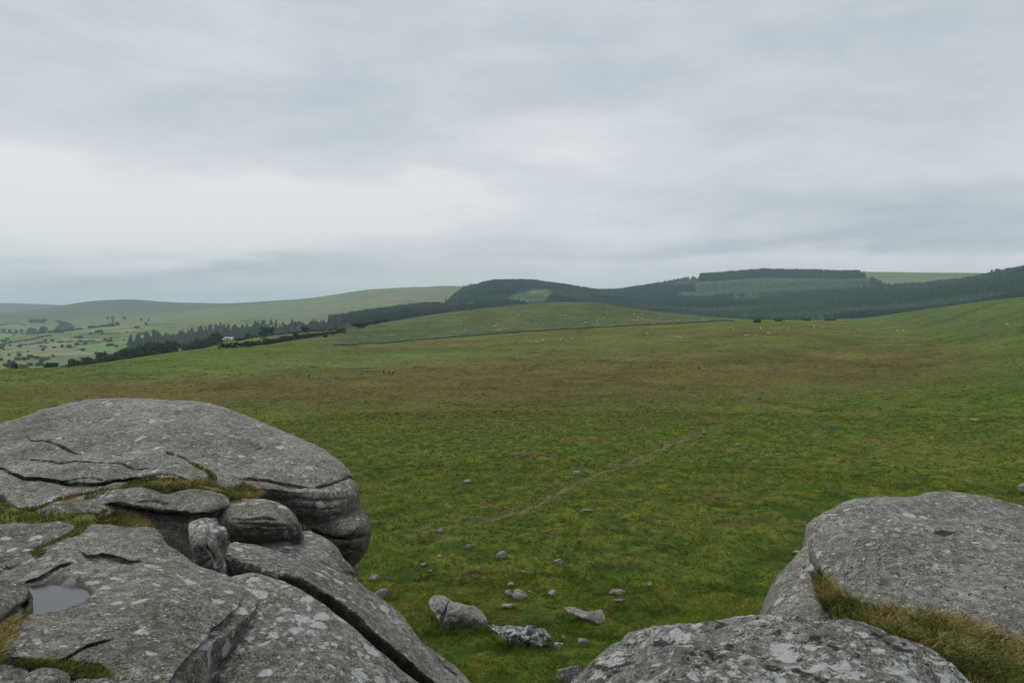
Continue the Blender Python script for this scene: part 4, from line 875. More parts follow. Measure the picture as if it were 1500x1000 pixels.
faced_rock('moor_slab', 'long low slab speckled black and white with lichen', [(713, 915), (722, 913), (734, 917), (744, 914), (752, 916), (765, 918), (778, 917), (795, 920), (804, 926), (808, 936), (803, 945), (785, 950), (758, 946), (735, 934)],
           [(716, 917), (735, 921), (755, 922), (775, 924), (795, 926), (805, 933)], rock_mat('stone_speckled', .8, 3.4, 1.0, .1, .5, crust=1.0, bcrust=1.1), rise=.6, back=[(722, 913), (744, 914), (765, 917), (795, 920)], T=.8, rpx=3, rk=.8, step=1.0, amp=(.14, .10, .05), lam=(.6, .25, .1), seed=93, jit=1.2, chn=1, bdir=(0, 1, -.5))
far_rock('moor_slab', 'thin pointed slab tilted up at its right end on the turf', [(825, 889), (840, 888), (852, 893), (864, 896), (880, 893), (884, 895), (888, 906), (891, 914), (878, 916), (860, 908), (840, 900), (828, 894)], 31, .4, MS['grey'], T=.6, rpx=4, step=1.0, amp=(.12, .06, .03), lam=(.6, .25, .1), seed=95, jit=.6, bdir=(0, 1, -.35))

def moor_grass():
    rng = np.random.default_rng(5); V, F, Cc, nv = [], [], [], 0
    for (r0, r1, n, ln, w, fade) in ((15, 40, 80000, .14, .034, 0), (38, 80, 64000, .19, .062, 0), (75, 135, 50000, .23, .10, 0), (125, 260, 56000, .25, .14, 1), (230, 640, 40000, .30, .24, 2)):
        R = np.sqrt(rng.uniform(r0 ** 2, r1 ** 2, n)); az = rng.uniform(rad(-42), rad(42), n)
        if fade: R = r0 * (r1 / r0) ** rng.uniform(0, 1, n)
        if r0 < 38: az = np.r_[rng.uniform(rad(-16), rad(22), n * 3 // 5), rng.uniform(rad(-44), rad(44), n - n * 3 // 5)]
        x, y = R * np.sin(az), R * np.cos(az)
        k = (noise2(x, y, 1.7 if not fade else 6.0, 3, 11) + .5 * noise2(x, y, .7 if not fade else 2.5, 2, 66) > rng.uniform(-.55, .45, n) + .15 * fade) & (pdist_path(x, y) > .3)
        x, y, R = x[k], y[k], R[k]
        # each point carries a little sheaf of blades
        m = 4; x = np.repeat(x, m) + rng.normal(0, ln * .45, len(x) * m); y = np.repeat(y, m) + rng.normal(0, ln * .45, len(y) * m)
        P = np.stack([x, y, moor.hxy(x, y) - .01], 1)
        c = moor_col(P, np.hypot(x, y)) * np.repeat(rng.uniform(.62, 1.5, (len(P) // m, 1)), m, 0) * rng.uniform(.8, 1.3, (len(P), 1)) * np.array([1.15, 1.12, .95])
        a, b, cc = blades(P, ln, w, .75, c, 77 + int(r0), 2, (.12, .05))
        V.append(a); F.append(b + nv); Cc.append(cc); nv += len(a)
    for (sx, sy, sw) in SKIRT + [(at(u, v, 32.0)[0], at(u, v, 32.0)[1], 2.2) for u, v in ((668, 914), (760, 940), (860, 908))]:
        dd = math.hypot(sx, sy); n = int(np.clip(46 * sw / max(.3, dd / 80), 24, 220)); t = rng.uniform(0, 1, n); ex, ey = sx / dd, sy / dd
        off = rng.uniform(-.62, .62, n) * sw; back = -.32 * sw * np.sqrt(np.clip(1 - (off / (.66 * sw)) ** 2, 0, 1)) + rng.normal(0, .05 * sw + .03, n) + .12 * sw
        x = sx + ey * off + ex * back; y = sy - ex * off + ey * back; P = np.stack([x, y, moor.hxy(x, y) - .01], 1)
        c = moor_col(P, np.hypot(x, y)) * rng.uniform(.75, 1.5, (n, 1)) * np.array([1.2, 1.15, 1.0])
        a, b, cc = blades(P, min(.1 + .12 * sw, .3), .012 + dd * .0007, .7, c, int(abs(sx * 97 + sy * 31)), 2, (.12, .05)); V.append(a); F.append(b + nv); Cc.append(cc); nv += len(a)
    tag(mesh('grass', np.vstack(V), np.vstack(F), M_blade, col=np.vstack(Cc)), 'tussocky green moor grass covering the open ground', kind='stuff')
moor_grass()
# ------------------------------------------------------------------ vegetation
rngT = np.random.default_rng(12)
M_needle = tint_mat('conifer_needles', .3, .8, .95); M_leaf = tint_mat('leaf_clumps', .3, .6, .9)
M_bark = flat_mat('tree_bark', (.06, .05, .04), .95, .3, 5)
def cone_tree(rng, tiers=3, seg=7, col=(.034, .062, .034)):
    V, F, K = [], [], []; base = 0
    for t in range(tiers):
        f = t / tiers; zt = 1.0 if t == tiers - 1 else .30 + .62 * (t + 1) / tiers; zb = .10 + .78 * f
        r = .21 * (1 - f * .80); a0 = rng.uniform(0, 6.28)
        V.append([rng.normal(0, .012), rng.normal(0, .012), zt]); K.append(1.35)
        for s in range(seg):
            a = a0 + 6.283 * s / seg; rr = r * 1.15 * rng.uniform(.62, 1.25)
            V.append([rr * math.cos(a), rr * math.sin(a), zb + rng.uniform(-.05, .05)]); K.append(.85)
            F.append([base, base + 1 + s, base + 1 + (s + 1) % seg])
        base += seg + 1
    return np.array(V), np.array(F), np.array(K)[:, None] * np.array(col)
CONES = [cone_tree(rngT, 3, 6) for _ in range(8)]
def stands(az, R):
    """planted compartments, long across the slope: shade and growth of the stand each tree belongs to"""
    rg = np.random.default_rng(63); n = 150; ca = rg.uniform(-.25, .75, n); cr = rg.uniform(1100, 3100, n); hh = rg.uniform(0, 1, n) ** .8; sh = rg.uniform(-1, 1, n)
    dd = ((az[:, None] - ca) / .11) ** 2 + ((R[:, None] - cr + 60 * np.sin(az[:, None] * 23 + cr)) / 150) ** 2; j = np.argmin(dd, 1); return sh[j], hh[j]
def forest():
    rng = np.random.default_rng(21); VV, FF, CC = [], [], []; nv = 0
    def grow(n, r0, r1, u0, u1, keepf, hfun, tint):
        nonlocal nv
        R = np.sqrt(rng.uniform(r0 ** 2, r1 ** 2, n)); az = rng.uniform(u2az(u0), u2az(u1), n); x, y = R * np.sin(az), R * np.cos(az)
        z = hills.h(az, R); P = np.stack([x, y, z], 1); u, v, d = proj(P)
        k = keepf(u, v, R, x, y); P, u, v, R = P[k], u[k], v[k], R[k]
        stand, hk = stands(np.arctan2(P[:, 0], P[:, 1]), R); kk = rng.uniform(0, 1, len(P)) < np.where(hk < .12, .45, 1); P, u, v, R, stand, hk = P[kk], u[kk], v[kk], R[kk], stand[kk], hk[kk]
        hk = np.where((R > 2830) & (u > 1024), .95, hk); h = hfun(u, v, R) * rng.uniform(.75, 1.15, len(P)) * (.45 + .75 * hk)
        for q in range(len(CONES)):
            s = np.arange(len(P)) % len(CONES) == q; Vc, Fc, Kc = CONES[q]; m = s.sum()
            if not m: continue
            a = rng.uniform(0, 6.28, m); ca, sa = np.cos(a), np.sin(a); hh = h[s]; wd = hh * rng.uniform(.85, 1.25, m)
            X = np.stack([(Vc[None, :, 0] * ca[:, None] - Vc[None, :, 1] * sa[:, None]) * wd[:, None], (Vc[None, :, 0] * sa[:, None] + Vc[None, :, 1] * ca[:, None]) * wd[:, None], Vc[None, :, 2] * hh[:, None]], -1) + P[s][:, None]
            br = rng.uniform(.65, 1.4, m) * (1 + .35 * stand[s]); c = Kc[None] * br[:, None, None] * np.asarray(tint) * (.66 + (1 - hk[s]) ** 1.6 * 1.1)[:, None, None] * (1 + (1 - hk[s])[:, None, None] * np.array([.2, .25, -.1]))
            VV.append(X.reshape(-1, 3)); FF.append((Fc[None] + (np.arange(m) * len(Vc))[:, None, None]).reshape(-1, 3) + nv); CC.append(c.reshape(-1, 3)); nv += m * len(Vc)
    rmax = lambda u: np.interp(u, [480, 600, 650, 690, 1030, 1255, 1300, 1420, 1500], [1850, 1900, 2000, 2850, 3030, 3030, 2400, 2450, 2650])
    def inclear(u, v): return sum(pip(u, v, q) for q in CLEAR) > 0
    rides = lambda x, y: np.abs(noise2(x, y, 420, 2, 87)) > .012
    young = lambda u, R: (u > 1018) & (u < 1275) & (R > 2330) & (R < 2830)
    edge = lambda u, R: (u > 482 + 0 * R) & (R < rmax(u))
    grow(38000, 1130, 1750, 478, 2150, lambda u, v, R, x, y: edge(u, R) & ~inclear(u, v) & rides(x, y), lambda u, v, R: 14 + 0 * u, (1, 1, 1))
    grow(70000, 1750, 3040, 478, 2150, lambda u, v, R, x, y: edge(u, R) & ~inclear(u, v) & rides(x, y) & ~young(u, R), lambda u, v, R: 13 + 6 * ((R > 2830) & (u > 1024)), (1, 1, 1))
    grow(5000, 2330, 2830, 1018, 1275, lambda u, v, R, x, y: (R < 2830) & (rng.uniform(0, 1, len(u)) < .8), lambda u, v, R: 5 + 0 * u, (1.1, 1.2, 1.15))
    grow(9000, 1750, 2700, 620, 1100, lambda u, v, R, x, y: inclear(u, v) & (noise2(x, y, 90, 2, 71) > -.05), lambda u, v, R: 4 + 0 * u, (1.5, 1.6, 1.4))
    grow(5000, 2830, 3040, 1026, 1258, lambda u, v, R, x, y: R > 0, lambda u, v, R: 15 + 5 * rng.uniform(0, 1, len(u)) ** 2, (1, 1, 1))
    o = mesh('conifer_forest', np.vstack(VV), np.vstack(FF), M_needle, col=np.vstack(CC), smooth=False)
    tag(o, 'dark conifer plantation covering the far hills', kind='stuff')
forest()

def leaf_cloud(rng, n, lobes, size, col, squash=1.0):
    """n leaf clumps (small tilted quads) through a volume of lobes [(x,y,z,r)]"""
    lb = np.array(lobes, float); i = rng.choice(len(lb), n, p=lb[:, 3] ** 2 / (lb[:, 3] ** 2).sum())
    d = rng.normal(size=(n, 3)); d /= np.linalg.norm(d, axis=1)[:, None]; r = lb[i, 3] * rng.uniform(.45, 1.08, n) ** .6
    c = lb[i, :3] + d * r[:, None] * np.array([1, 1, squash])
    t1 = rng.normal(size=(n, 3)); t1 -= d * (t1 * d).sum(1)[:, None] * .7; t1 /= np.linalg.norm(t1, axis=1)[:, None]; t2 = np.cross(t1, d + rng.normal(0, .4, (n, 3))); t2 /= np.linalg.norm(t2, axis=1)[:, None] + 1e-9
    s = size * rng.uniform(.6, 1.4, n)[:, None]
    V = np.stack([c - t1 * s, c + t2 * s * .7, c + t1 * s, c - t2 * s * .7], 1).reshape(-1, 3); F = np.arange(4 * n).reshape(n, 4)
    k = np.repeat(np.array(col) * rng.uniform(.6, 1.5, (n, 1)), 4, 0)
    return V, F, k
def tube_geo(pts, rad_, seg=6):
    V, F = [], []; pts = np.array(pts, float)
    for i, p in enumerate(pts):
        for s in range(seg): a = 6.283 * s / seg; V.append(p + rad_[i] * np.array([math.cos(a), math.sin(a), 0]))
    for i in range(len(pts) - 1):
        for s in range(seg): F.append([i * seg + s, i * seg + (s + 1) % seg, (i + 1) * seg + (s + 1) % seg, (i + 1) * seg + s])
    return np.array(V), np.array(F)
def join(parts):
    V, F, n = [], [], 0
    for v, f in parts: V.append(v); F.append(f + n); n += len(v)
    return np.vstack(V), np.vstack(F)
def broad_proto(name, label, group, seed, col, wide=.5):
    """a broadleaf tree of height 1: trunk with limbs and a clumped crown"""
    rng = np.random.default_rng(seed); root = empty(name, (0, 0, -500)); tag(root, label, 'tree', group)
    lobes = [(0, 0, .66, .26)]
    for _ in range(8):
        a = rng.uniform(0, 6.28); q = wide * rng.uniform(.25, .62); lobes.append((q * math.cos(a), q * math.sin(a), rng.uniform(.38, .80), rng.uniform(.13, .22)))
    V, F, K = leaf_cloud(rng, 900, lobes, .05, col, .9)
    tr = [tube_geo([(0, 0, -.05), (.01, 0, .2), (0, .01, .5)], [.035, .028, .014])] + [tube_geo([(0, 0, .2), (l[0] * .5, l[1] * .5, l[2] * .75), (l[0], l[1], l[2])], [.018, .012, .005], 5) for l in lobes[1:5]]
    o = mesh('crown', V, F, M_leaf, root, col=K, smooth=False); t = mesh('trunk', *join(tr), M_bark, root)
    return root
def conifer_proto(seed, label, group):
    rng = np.random.default_rng(seed); root = empty('conifer_tree', (0, 0, -500)); tag(root, label, 'tree', group)
    V, F, K = cone_tree(rng, 7, 9, (.046, .076, .044)); mesh('crown', V * [.95, .95, 1], F, M_needle, root, col=K, smooth=False)
    mesh('trunk', *tube_geo([(0, 0, -.04), (0, 0, .3), (0, 0, .9)], [.016, .013, .003]), M_bark, root); return root
used_proto = {}
def plant(proto, loc, height, wfac=1.0):
    if id(proto) not in used_proto: used_proto[id(proto)] = 1; o = proto
    else: o = dup(proto, (0, 0, 0))
    o.location = loc; o.rotation_euler = (0, 0, random.uniform(0, 6.28)); o.scale = (height * wfac, height * wfac, height); return o
def ter(az, R): return max(float(moor.h(az, R)) if R < 1480 else -999, float(hills.h(az, R)) if R > 665 else -999)
def tree_px(proto, u, vtop, wpx, R, wbase=1.0):
    az = float(u2az(u)); x, y = R * math.sin(az), R * math.cos(az); zt = CZ + R * float(slope(u, vtop)); zb = ter(az, R); h = max(zt - zb, 3.0)
    w = wpx * R / FPX; return plant(proto, (x, y, zb - .22 * h), h * 1.22, w / h / wbase * .9)
gw = 'broadleaf trees of the woodland strip below the moor'
WOOD = [broad_proto('broadleaf_tree', 'dark rounded broadleaf tree in the woodland strip below the moor brow', gw, 200 + i, (.042, .062, .025)) for i in range(4)]
gs = 'lighter trees filling the valley woodland'
SCR = [broad_proto('broadleaf_tree', 'mid green bushy tree among the valley woods below the conifer belt', gs, 220 + i, (.070, .100, .042)) for i in range(3)]
band1 = [(100, 533, 12), (108, 530, 14), (116, 527, 14), (124, 523, 13), (133, 522, 17), (144, 521, 15), (150, 516, 13), (160, 518, 19), (170, 516, 18), (180, 513, 20), (190, 513, 18), (199, 509, 17), (208, 507, 17), (216, 508, 20), (224, 504, 18), (236, 505, 19), (246, 502, 20), (256, 504, 17), (266, 508, 14), (276, 500, 17), (286, 496, 17), (296, 494, 18), (306, 490, 17), (316, 488, 17), (325, 491, 14), (304, 500, 14), (292, 505, 14), (314, 500, 12), (272, 511, 14), (335, 503, 10), (228, 513, 14), (186, 520, 12), (152, 526, 11), (340, 506, 9)]
for i, (u, vt, w) in enumerate(band1):
    Rc = float(np.interp(u2az(u), u2az(MT[:, 0]), MT[:, 3])); vc = float(np.interp(u, MT[:, 0], MT[:, 4]))
    tree_px(WOOD[i % 4], u, vt - 3 + random.uniform(-4.5, 4.5), w * random.uniform(1.1, 1.55), Rc * 1.1 + (vc - vt) * 3.2 + random.uniform(0, 12))
ISO = [(72, 529.5, 15, 415, 'round dark tree standing alone on the brow at far left'), (20, 534, 9, 412, 'small dark bush-like tree on the brow left of the lone round tree'), (391, 478, 18, 700, 'broad dark tree above the bright green field'), (447, 476.5, 13, 690, 'round dark tree on the wall above the brown field'), (431, 491, 8, 560, 'small dark tree in the hedge below the brown field'),
       (494, 483, 6, 560, 'narrow dark tree at the right end of the brown field'), (492, 479.5, 3.5, 660, 'tiny tree on the far wall of the brown field'), (364, 486, 10, 735, 'low dark tree left of the broad tree above the green field'), (525, 471, 20, 600, 'large dark tree at the left end of the clump on the hill slope'), (536, 472, 14, 612, 'dark tree second in the clump on the hill slope'), (546, 471, 14, 625, 'dark tree in the middle of the clump on the hill slope'), (555, 470, 13, 640, 'dark tree at the right end of the clump on the hill slope'), (564, 470.5, 9, 645, 'smallest tree closing the clump on the hill slope')]
for i, (u, vt, w, R, lb) in enumerate(ISO):
    P = broad_proto('broadleaf_tree', lb, None, 300 + i, (.028, .042, .018)); tree_px(P, u, vt, w * 1.2, R)
# conifer belt on the left
gc = 'conifers of the belt across the valley'
CON = [conifer_proto(400 + i, 'dark pointed conifer in the belt of trees across the valley', gc) for i in range(4)]
TOPS = [(192, 485), (195, 483), (212, 482), (222, 480), (241, 481), (253, 483), (270, 480), (287, 477), (297, 475), (323, 471), (340, 472), (350, 471), (367, 471), (380, 467), (398, 467), (413, 468), (427, 466), (448, 466), (461, 467), (474, 467), (484, 466)]
tu, tv = np.array(TOPS).T
Rs = np.linspace(1000, 1990, 300); rr = np.random.default_rng(33)
for i in range(240):
    row = i % 4; u = 191 + (i // 4) * 5.0 + rr.uniform(-4.5, 4.5); u = min(max(u, 190), 486); h = rr.uniform(11, 23)
    want = np.interp(u, tu, tv) + row * 4.4 + rr.uniform(-1.5, 2.5)
    if row == 0 and rr.uniform() < .15: continue
    az = float(u2az(u)); z = hills.h(np.full_like(Rs, az), Rs); g = np.argmin(np.abs(HV - (z + h - CZ) / Rs * FPX * 1.0 / math.cos(az) * 1.0 * math.cos(az) - want))
    R = Rs[g]; plant(CON[i % 4], (R * math.sin(az), R * math.cos(az), z[g] - .1), h, rr.uniform(1.1, 2.3))
for i in range(290):                                    # bushy woodland below the belt
    u = rr.uniform(190, 530); want = np.interp(u, [190, 300, 400, 530], [500, 490, 480, 474]) + rr.uniform(-9, 11); h = rr.uniform(7, 13)
    az = float(u2az(u)); z = hills.h(np.full_like(Rs, az), Rs); g = np.argmin(np.abs(HV - (z + h - CZ) / Rs * FPX - want)); R = Rs[g]
    plant(SCR[i % 3], (R * math.sin(az), R * math.cos(az), z[g] - .1), h, rr.uniform(1.3, 2.1))
# village trees and scattered trees in the far valley
gv = 'trees in the far valley'
VIL = [broad_proto('valley_tree', 'hazy round tree among the farms of the far valley', gv, 240 + i, (.075, .105, .055)) for i in range(2)]
vill = [(45 + i * 2.1, 465 + (i % 3) * .6, 4.5) for i in range(11)] + [(40 + rr.uniform(0, 18), 475 + rr.uniform(0, 7), 6) for _ in range(8)] + [(60 + rr.uniform(0, 46), 474 + rr.uniform(-1, 8), 6.5) for _ in range(20)] + [(92 + rr.uniform(-6, 10), 467 + rr.uniform(0, 7), 7) for _ in range(7)] + [(110 + rr.uniform(0, 60), 476 + rr.uniform(-3, 2), 5) for _ in range(12)] + [(5, 477, 4), (14, 478, 3.5), (23, 478, 4), (31, 477, 3), (158, 462, 3), (165, 462, 4), (182, 462, 3), (207, 464, 2), (218, 465, 2), (165, 467, 2)] + [(145 + i * 4, 473 - i * .5, 3) for i in range(8)]
Rv = np.linspace(2150, 3600, 300)
for i, (u, vt, w) in enumerate(vill):
    h = rr.uniform(9, 15); az = float(u2az(u)); z = hills.h(np.full_like(Rv, az), Rv); g = np.argmin(np.abs(HV - (z + h - CZ) / Rv * FPX - vt)); R = Rv[g]
    plant(VIL[i % 2], (R * math.sin(az), R * math.cos(az), z[g] - .25 * h), h * 1.3, w * R / FPX / h * 1.2)
for i in range(860):
    u = rr.uniform(-12, 215); h = rr.uniform(4, 8.5); R = rr.uniform(950, 2700); az = float(u2az(u)); z = float(hills.h(az, R)); x, y = R * math.sin(az), R * math.cos(az)
    if fields(np.array([x]), np.array([y]))[0][0] > 8: continue
    plant(VIL[i % 2], (x, y, z - .3 * h), h, rr.uniform(1.0, 1.9))
gn = 'trees in the near valley fields'
VN = broad_proto('hedgerow_tree', 'small dark hedgerow tree in the pale green valley fields', gn, 260, (.055, .078, .036))
Rn = np.linspace(800, 2000, 400)
for i, (u, vt, w) in enumerate([(28, 496.5, 5), (66, 490, 4), (76, 490, 5), (62, 501, 4), (35, 512, 9), (43, 509, 10), (52, 511, 8), (60, 514, 7), (67, 513, 6), (8, 518, 8), (16, 516, 8), (18, 523, 6), (12, 514, 5), (4, 500, 4), (43, 535, 5), (10, 519, 5), (90, 497, 3), (163, 497, 6), (170, 499, 5)]):
    h = rr.uniform(5, 8); az = float(u2az(u)); z = hills.h(np.full_like(Rn, az), Rn); g = np.argmin(np.abs(HV - (z + h - CZ) / Rn * FPX - vt)); R = Rn[g]
    plant(VN, (R * math.sin(az), R * math.cos(az), z[g] - .25 * h), h * 1.25, w * R / FPX / h * 1.2)

def hedge(name, label, pts, T, h, w, seed, col=(.03, .045, .02), per=3.0, cat='hedge', r0=14, off=0):
    rng = np.random.default_rng(seed); P = np.array([T.hit(u, v, r0) for u, v in pts]); seg = np.linalg.norm(np.diff(P, axis=0), axis=1); L = np.r_[0, np.cumsum(seg)]
    n = int(L[-1] * per); t = rng.uniform(0, L[-1], n); c = np.stack([np.interp(t, L, P[:, a]) for a in (0, 1)], 1) + rng.normal(0, w * .4, (n, 2))
    hh = h * (1 + .5 * fbm(np.stack([t / 6, 0 * t, 0 * t + seed], 1), 3, seed)); z = T.hxy(c[:, 0], c[:, 1]) + hh * rng.uniform(0, 1, n)
    V, F, K = leaf_cloud(rng, n, [(0, 0, 0, .01)], h * .38, col); V = V.reshape(n, 4, 3) + np.c_[c, z][:, None]
    org = P.mean(0)
    return tag(mesh(name, V.reshape(-1, 3), F, M_leaf, origin=org, col=K, smooth=False), label, cat)
hedge('field_hedge', 'dark hedge along the lower edge of the two valley fields', [(322, 511), (345, 508.5), (362, 508), (385, 505), (410, 501), (432, 497.5), (455, 494), (480, 490), (505, 486)], moor, 2.0, 2.0, 1, per=9)
hedge('field_hedge', 'thin hedge bank along the top of the brown field', [(346, 500), (362, 496.2), (380, 493.8), (400, 491.5), (430, 488.5), (460, 485.8), (505, 482.5)], moor, 1.3, 1.2, 2, per=8)
hedge('field_hedge', 'pale bank hedge between the green field and the brown field', [(383, 494.5), (389, 498), (393, 503.5)], moor, 1.2, 1.5, 3, (.13, .13, .06), per=8)
for i, (lb, pts) in enumerate([('dark hedge line sloping up the pale valley fields at far left', [(0, 505.5), (15, 503), (30, 500.5), (50, 497), (62, 494), (75, 491.5)]), ('short broken hedge line below the sloping valley hedge', [(26, 506.5), (45, 505), (60, 503), (72, 503)]), ('thin hedge line in the middle of the valley slope', [(82, 501.5), (100, 501), (115, 500.5), (140, 500.5)]), ('curved hedge round the highest field of the far farms', [(0, 477), (12, 474.5), (25, 474), (38, 477)]), ('hedge line running below the far farm trees', [(0, 487), (12, 488), (25, 489), (50, 487)])]):
    hedge('field_hedge', lb, pts, hills, 3.0, 2.5, 10 + i, (.04, .055, .028), 2.5, r0=700)
for i, (u, v, w, h, lb) in enumerate([(1110, 472.5, 17, 6, 'round gorse bush at the foot of the dark plantation'), (1140, 470.5, 12, 4, 'low grey green bush right of the round gorse bush'), (1180, 470, 13, 4.5, 'second gorse bush in front of the dark plantation'), (1215, 469.5, 14, 3, 'pale thorn scrub at the plantation edge'), (1024, 541, 4.5, 4, 'small dark bush alone in the brown heather'), (475, 494, 10, 5.5, 'dark hawthorn bush beside the brown field'), (488, 491, 5, 3, 'little hawthorn bush next to the narrow dark tree'), (504, 488.5, 6, 3, 'low hawthorn bush nearest the clump on the hill slope')]):
    Pp = moor.hit(u, v); d = np.linalg.norm(Pp - CAM); W_, H_ = w * d / FPX, h * d / FPX; rg = np.random.default_rng(500 + i)
    lob = [(rg.uniform(-.35, .35) * W_, rg.uniform(-.3, .3) * W_, H_ * rg.uniform(.3, .55), W_ * rg.uniform(.14, .24)) for _ in range(7)]
    V, F, K = leaf_cloud(rg, 500, lob, .06 * W_, (.045, .06, .022), min(1.0, H_ / W_ * 1.6)); V[:, 2] = np.maximum(V[:, 2], -.1)
    tag(mesh('gorse_bush', V + Pp, F, M_leaf, origin=Pp, col=K, smooth=False), lb, 'bush')

# ------------------------------------------------------------------ dry stone wall, farm, sheep, walkers
def stone_wall(label, pts, seed, h=1.15):
    rng = np.random.default_rng(seed); P = np.array([moor.hit(u, v) for u, v in pts]); L = np.r_[0, np.cumsum(np.linalg.norm(np.diff(P[:, :2], axis=0), axis=1))]
    VV, FF, nv = [], [], 0; Vi, Fi = ico(1)
    t = np.arange(0, L[-1], .85)
    for row in range(3):
        for tt in t + rng.uniform(0, .5):
            x, y = np.interp(tt, L, P[:, 0]), np.interp(tt, L, P[:, 1])
            if rng.uniform() < .10 * row: continue
            V = np.sign(Vi) * np.abs(Vi) ** .6 * np.array([.62, .42, .27]) * rng.uniform(.7, 1.25, 3) + [x, y, float(moor.hxy(x, y)) + 0.08 + row * .27]; VV.append(V); FF.append(Fi + nv); nv += len(V)
    return tag(mesh('stone_wall', np.vstack(VV), np.vstack(FF), flat_mat('wall_stone', (.14, .14, .125), .95, .4, 1.5), origin=P.mean(0)), label, 'wall')
stone_wall('dry stone wall running along the foot of the green hill', [(490, 506.5), (520, 505.5), (560, 503), (600, 499), (640, 496), (670, 493.6), (710, 490.5), (749, 487.2), (798, 484.5), (857, 481), (900, 478.5), (950, 476.2), (985, 474.5), (1030, 472.2), (1075, 470.8)], 3)

def box(x0, x1, y0, y1, z0, z1):
    V = np.array([(x, y, z) for x in (x0, x1) for y in (y0, y1) for z in (z0, z1)], float)
    return V, np.array([[0, 1, 3, 2], [4, 6, 7, 5], [0, 4, 5, 1], [2, 3, 7, 6], [0, 2, 6, 4], [1, 5, 7, 3]])
M_roof = flat_mat('pale_roof', (.42, .42, .42), .6, .12, 1.5); M_wallf = flat_mat('farm_wall', (.30, .29, .27), .9, .2, 1.5); M_doorf = flat_mat('dark_doorway', (.03, .03, .03), .9, .2, 2); M_white = flat_mat('whitewash', (.42, .42, .40), .85, .08, 1.5); M_slate = flat_mat('slate_roof', (.13, .13, .14), .8, .2, 1.5)
def farm(name, label, u, v, T, L, D, H, ridge, rot, wall, roof, r0):
    P = T.hit(u, v, r0); root = empty(name, P); root.rotation_euler = (0, 0, rot); tag(root, label, 'building')
    gable = np.array([(-L / 2, -D / 2, H), (-L / 2, D / 2, H), (-L / 2, 0, H + ridge), (L / 2, -D / 2, H), (L / 2, D / 2, H), (L / 2, 0, H + ridge)])
    bV, bF = box(-L / 2, L / 2, -D / 2, D / 2, -1.5, H)
    me = mesh('wall', np.vstack([bV, gable]), [bF, np.array([[8, 10, 9], [11, 12, 13]])], wall, root, smooth=False)
    e = .4; t = .12; rk_ = ridge / (D / 2); parts = []
    for s in (-1, 1):
        a = [(-L / 2 - e, s * (D / 2 + e), H - e * rk_ + .02), (L / 2 + e, s * (D / 2 + e), H - e * rk_ + .02), (L / 2 + e, 0, H + ridge + .02), (-L / 2 - e, 0, H + ridge + .02)]
        V = np.array(a + [(x, y, z + t) for x, y, z in a]); parts.append((V, np.array([[0, 3, 2, 1], [4, 5, 6, 7], [0, 1, 5, 4], [1, 2, 6, 5], [2, 3, 7, 6], [3, 0, 4, 7]])))
    mesh('roof', *join(parts), roof, root, smooth=False)
    mesh('door', *box(-.9, .9, -D / 2 - .05, -D / 2 + .02, 0, 2.2), M_doorf, root, smooth=False)
    for x in (-L * .3, L * .3): mesh('window', *box(x - .5, x + .5, -D / 2 - .05, -D / 2 + .02, 1.2, 2.2), M_doorf, root, smooth=False)
    return root
def farm_at(name, label, u, v, R, L, D, H, ridge, rot, wall, roof):
    class One:
        def hit(s, a, b, c=0): az = float(u2az(u)); return np.array([R * math.sin(az), R * math.cos(az), CZ + R * float(slope(u, v))])
    return farm(name, label, u, v, One(), L, D, H, ridge, rot, wall, roof, 0)
farm_at('farm_barn', 'farm barn with a pale grey roof beside the bright green field', 335.5, 499, 655, 7.5, 4.5, 1.2, 1.7, -.25, M_wallf, M_roof)
farm_at('farm_shed', 'small white gabled shed left of the pale roofed barn', 325, 500, 662, 2.2, 2.2, 1.5, .9, .5, M_white, M_roof)
farm_at('farm_cottage', 'white cottage gable showing between the dark woodland trees', 263, 510, 510, 1.6, 1.6, 1.0, .8, .4, M_white, M_slate)
farm('valley_cottage', 'pale farm building with hedges in the far left valley', 30, 485.5, hills, 18, 8, 4, 3, .2, M_white, M_roof, 2150)
farm('valley_cottage', 'white cottage at the left edge of the far farm trees', 42, 484.5, hills, 8, 7, 5, 2.6, -.3, M_white, M_slate, 2150)
farm('valley_cottage', 'white cottage under the high square clump of far trees', 64, 472, hills, 8, 7, 4, 2.6, .3, M_white, M_slate, 2150)

def skin_mesh(name, pts, edges, radii, mat, parent=None, sub=1, origin=(0, 0, 0)):
    me = bpy.data.meshes.new(name); me.from_pydata([tuple(p) for p in pts], edges, []); o = bpy.data.objects.new(name, me); C.objects.link(o)
    sk = o.modifiers.new('skin', 'SKIN'); sb = o.modifiers.new('sub', 'SUBSURF'); sb.levels = sb.render_levels = sub
    for i, r in enumerate(radii): me.skin_vertices[0].data[i].radius = (r, r) if np.isscalar(r) else r
    me.skin_vertices[0].data[0].use_root = True
    dg = bpy.context.evaluated_depsgraph_get(); ev = bpy.data.meshes.new_from_object(o.evaluated_get(dg)); ev.name = name
    bpy.data.objects.remove(o); ev.materials.clear(); ev.materials.append(mat)
    for p in ev.polygons: p.use_smooth = True
    o = bpy.data.objects.new(name, ev); C.objects.link(o); o.location = origin
    if parent: o.parent = parent
    return o
M_wool = flat_mat('sheep_wool', (.74, .72, .66), 1, .1, 9); M_face = flat_mat('sheep_face', (.45, .42, .38), .9, .1, 9)
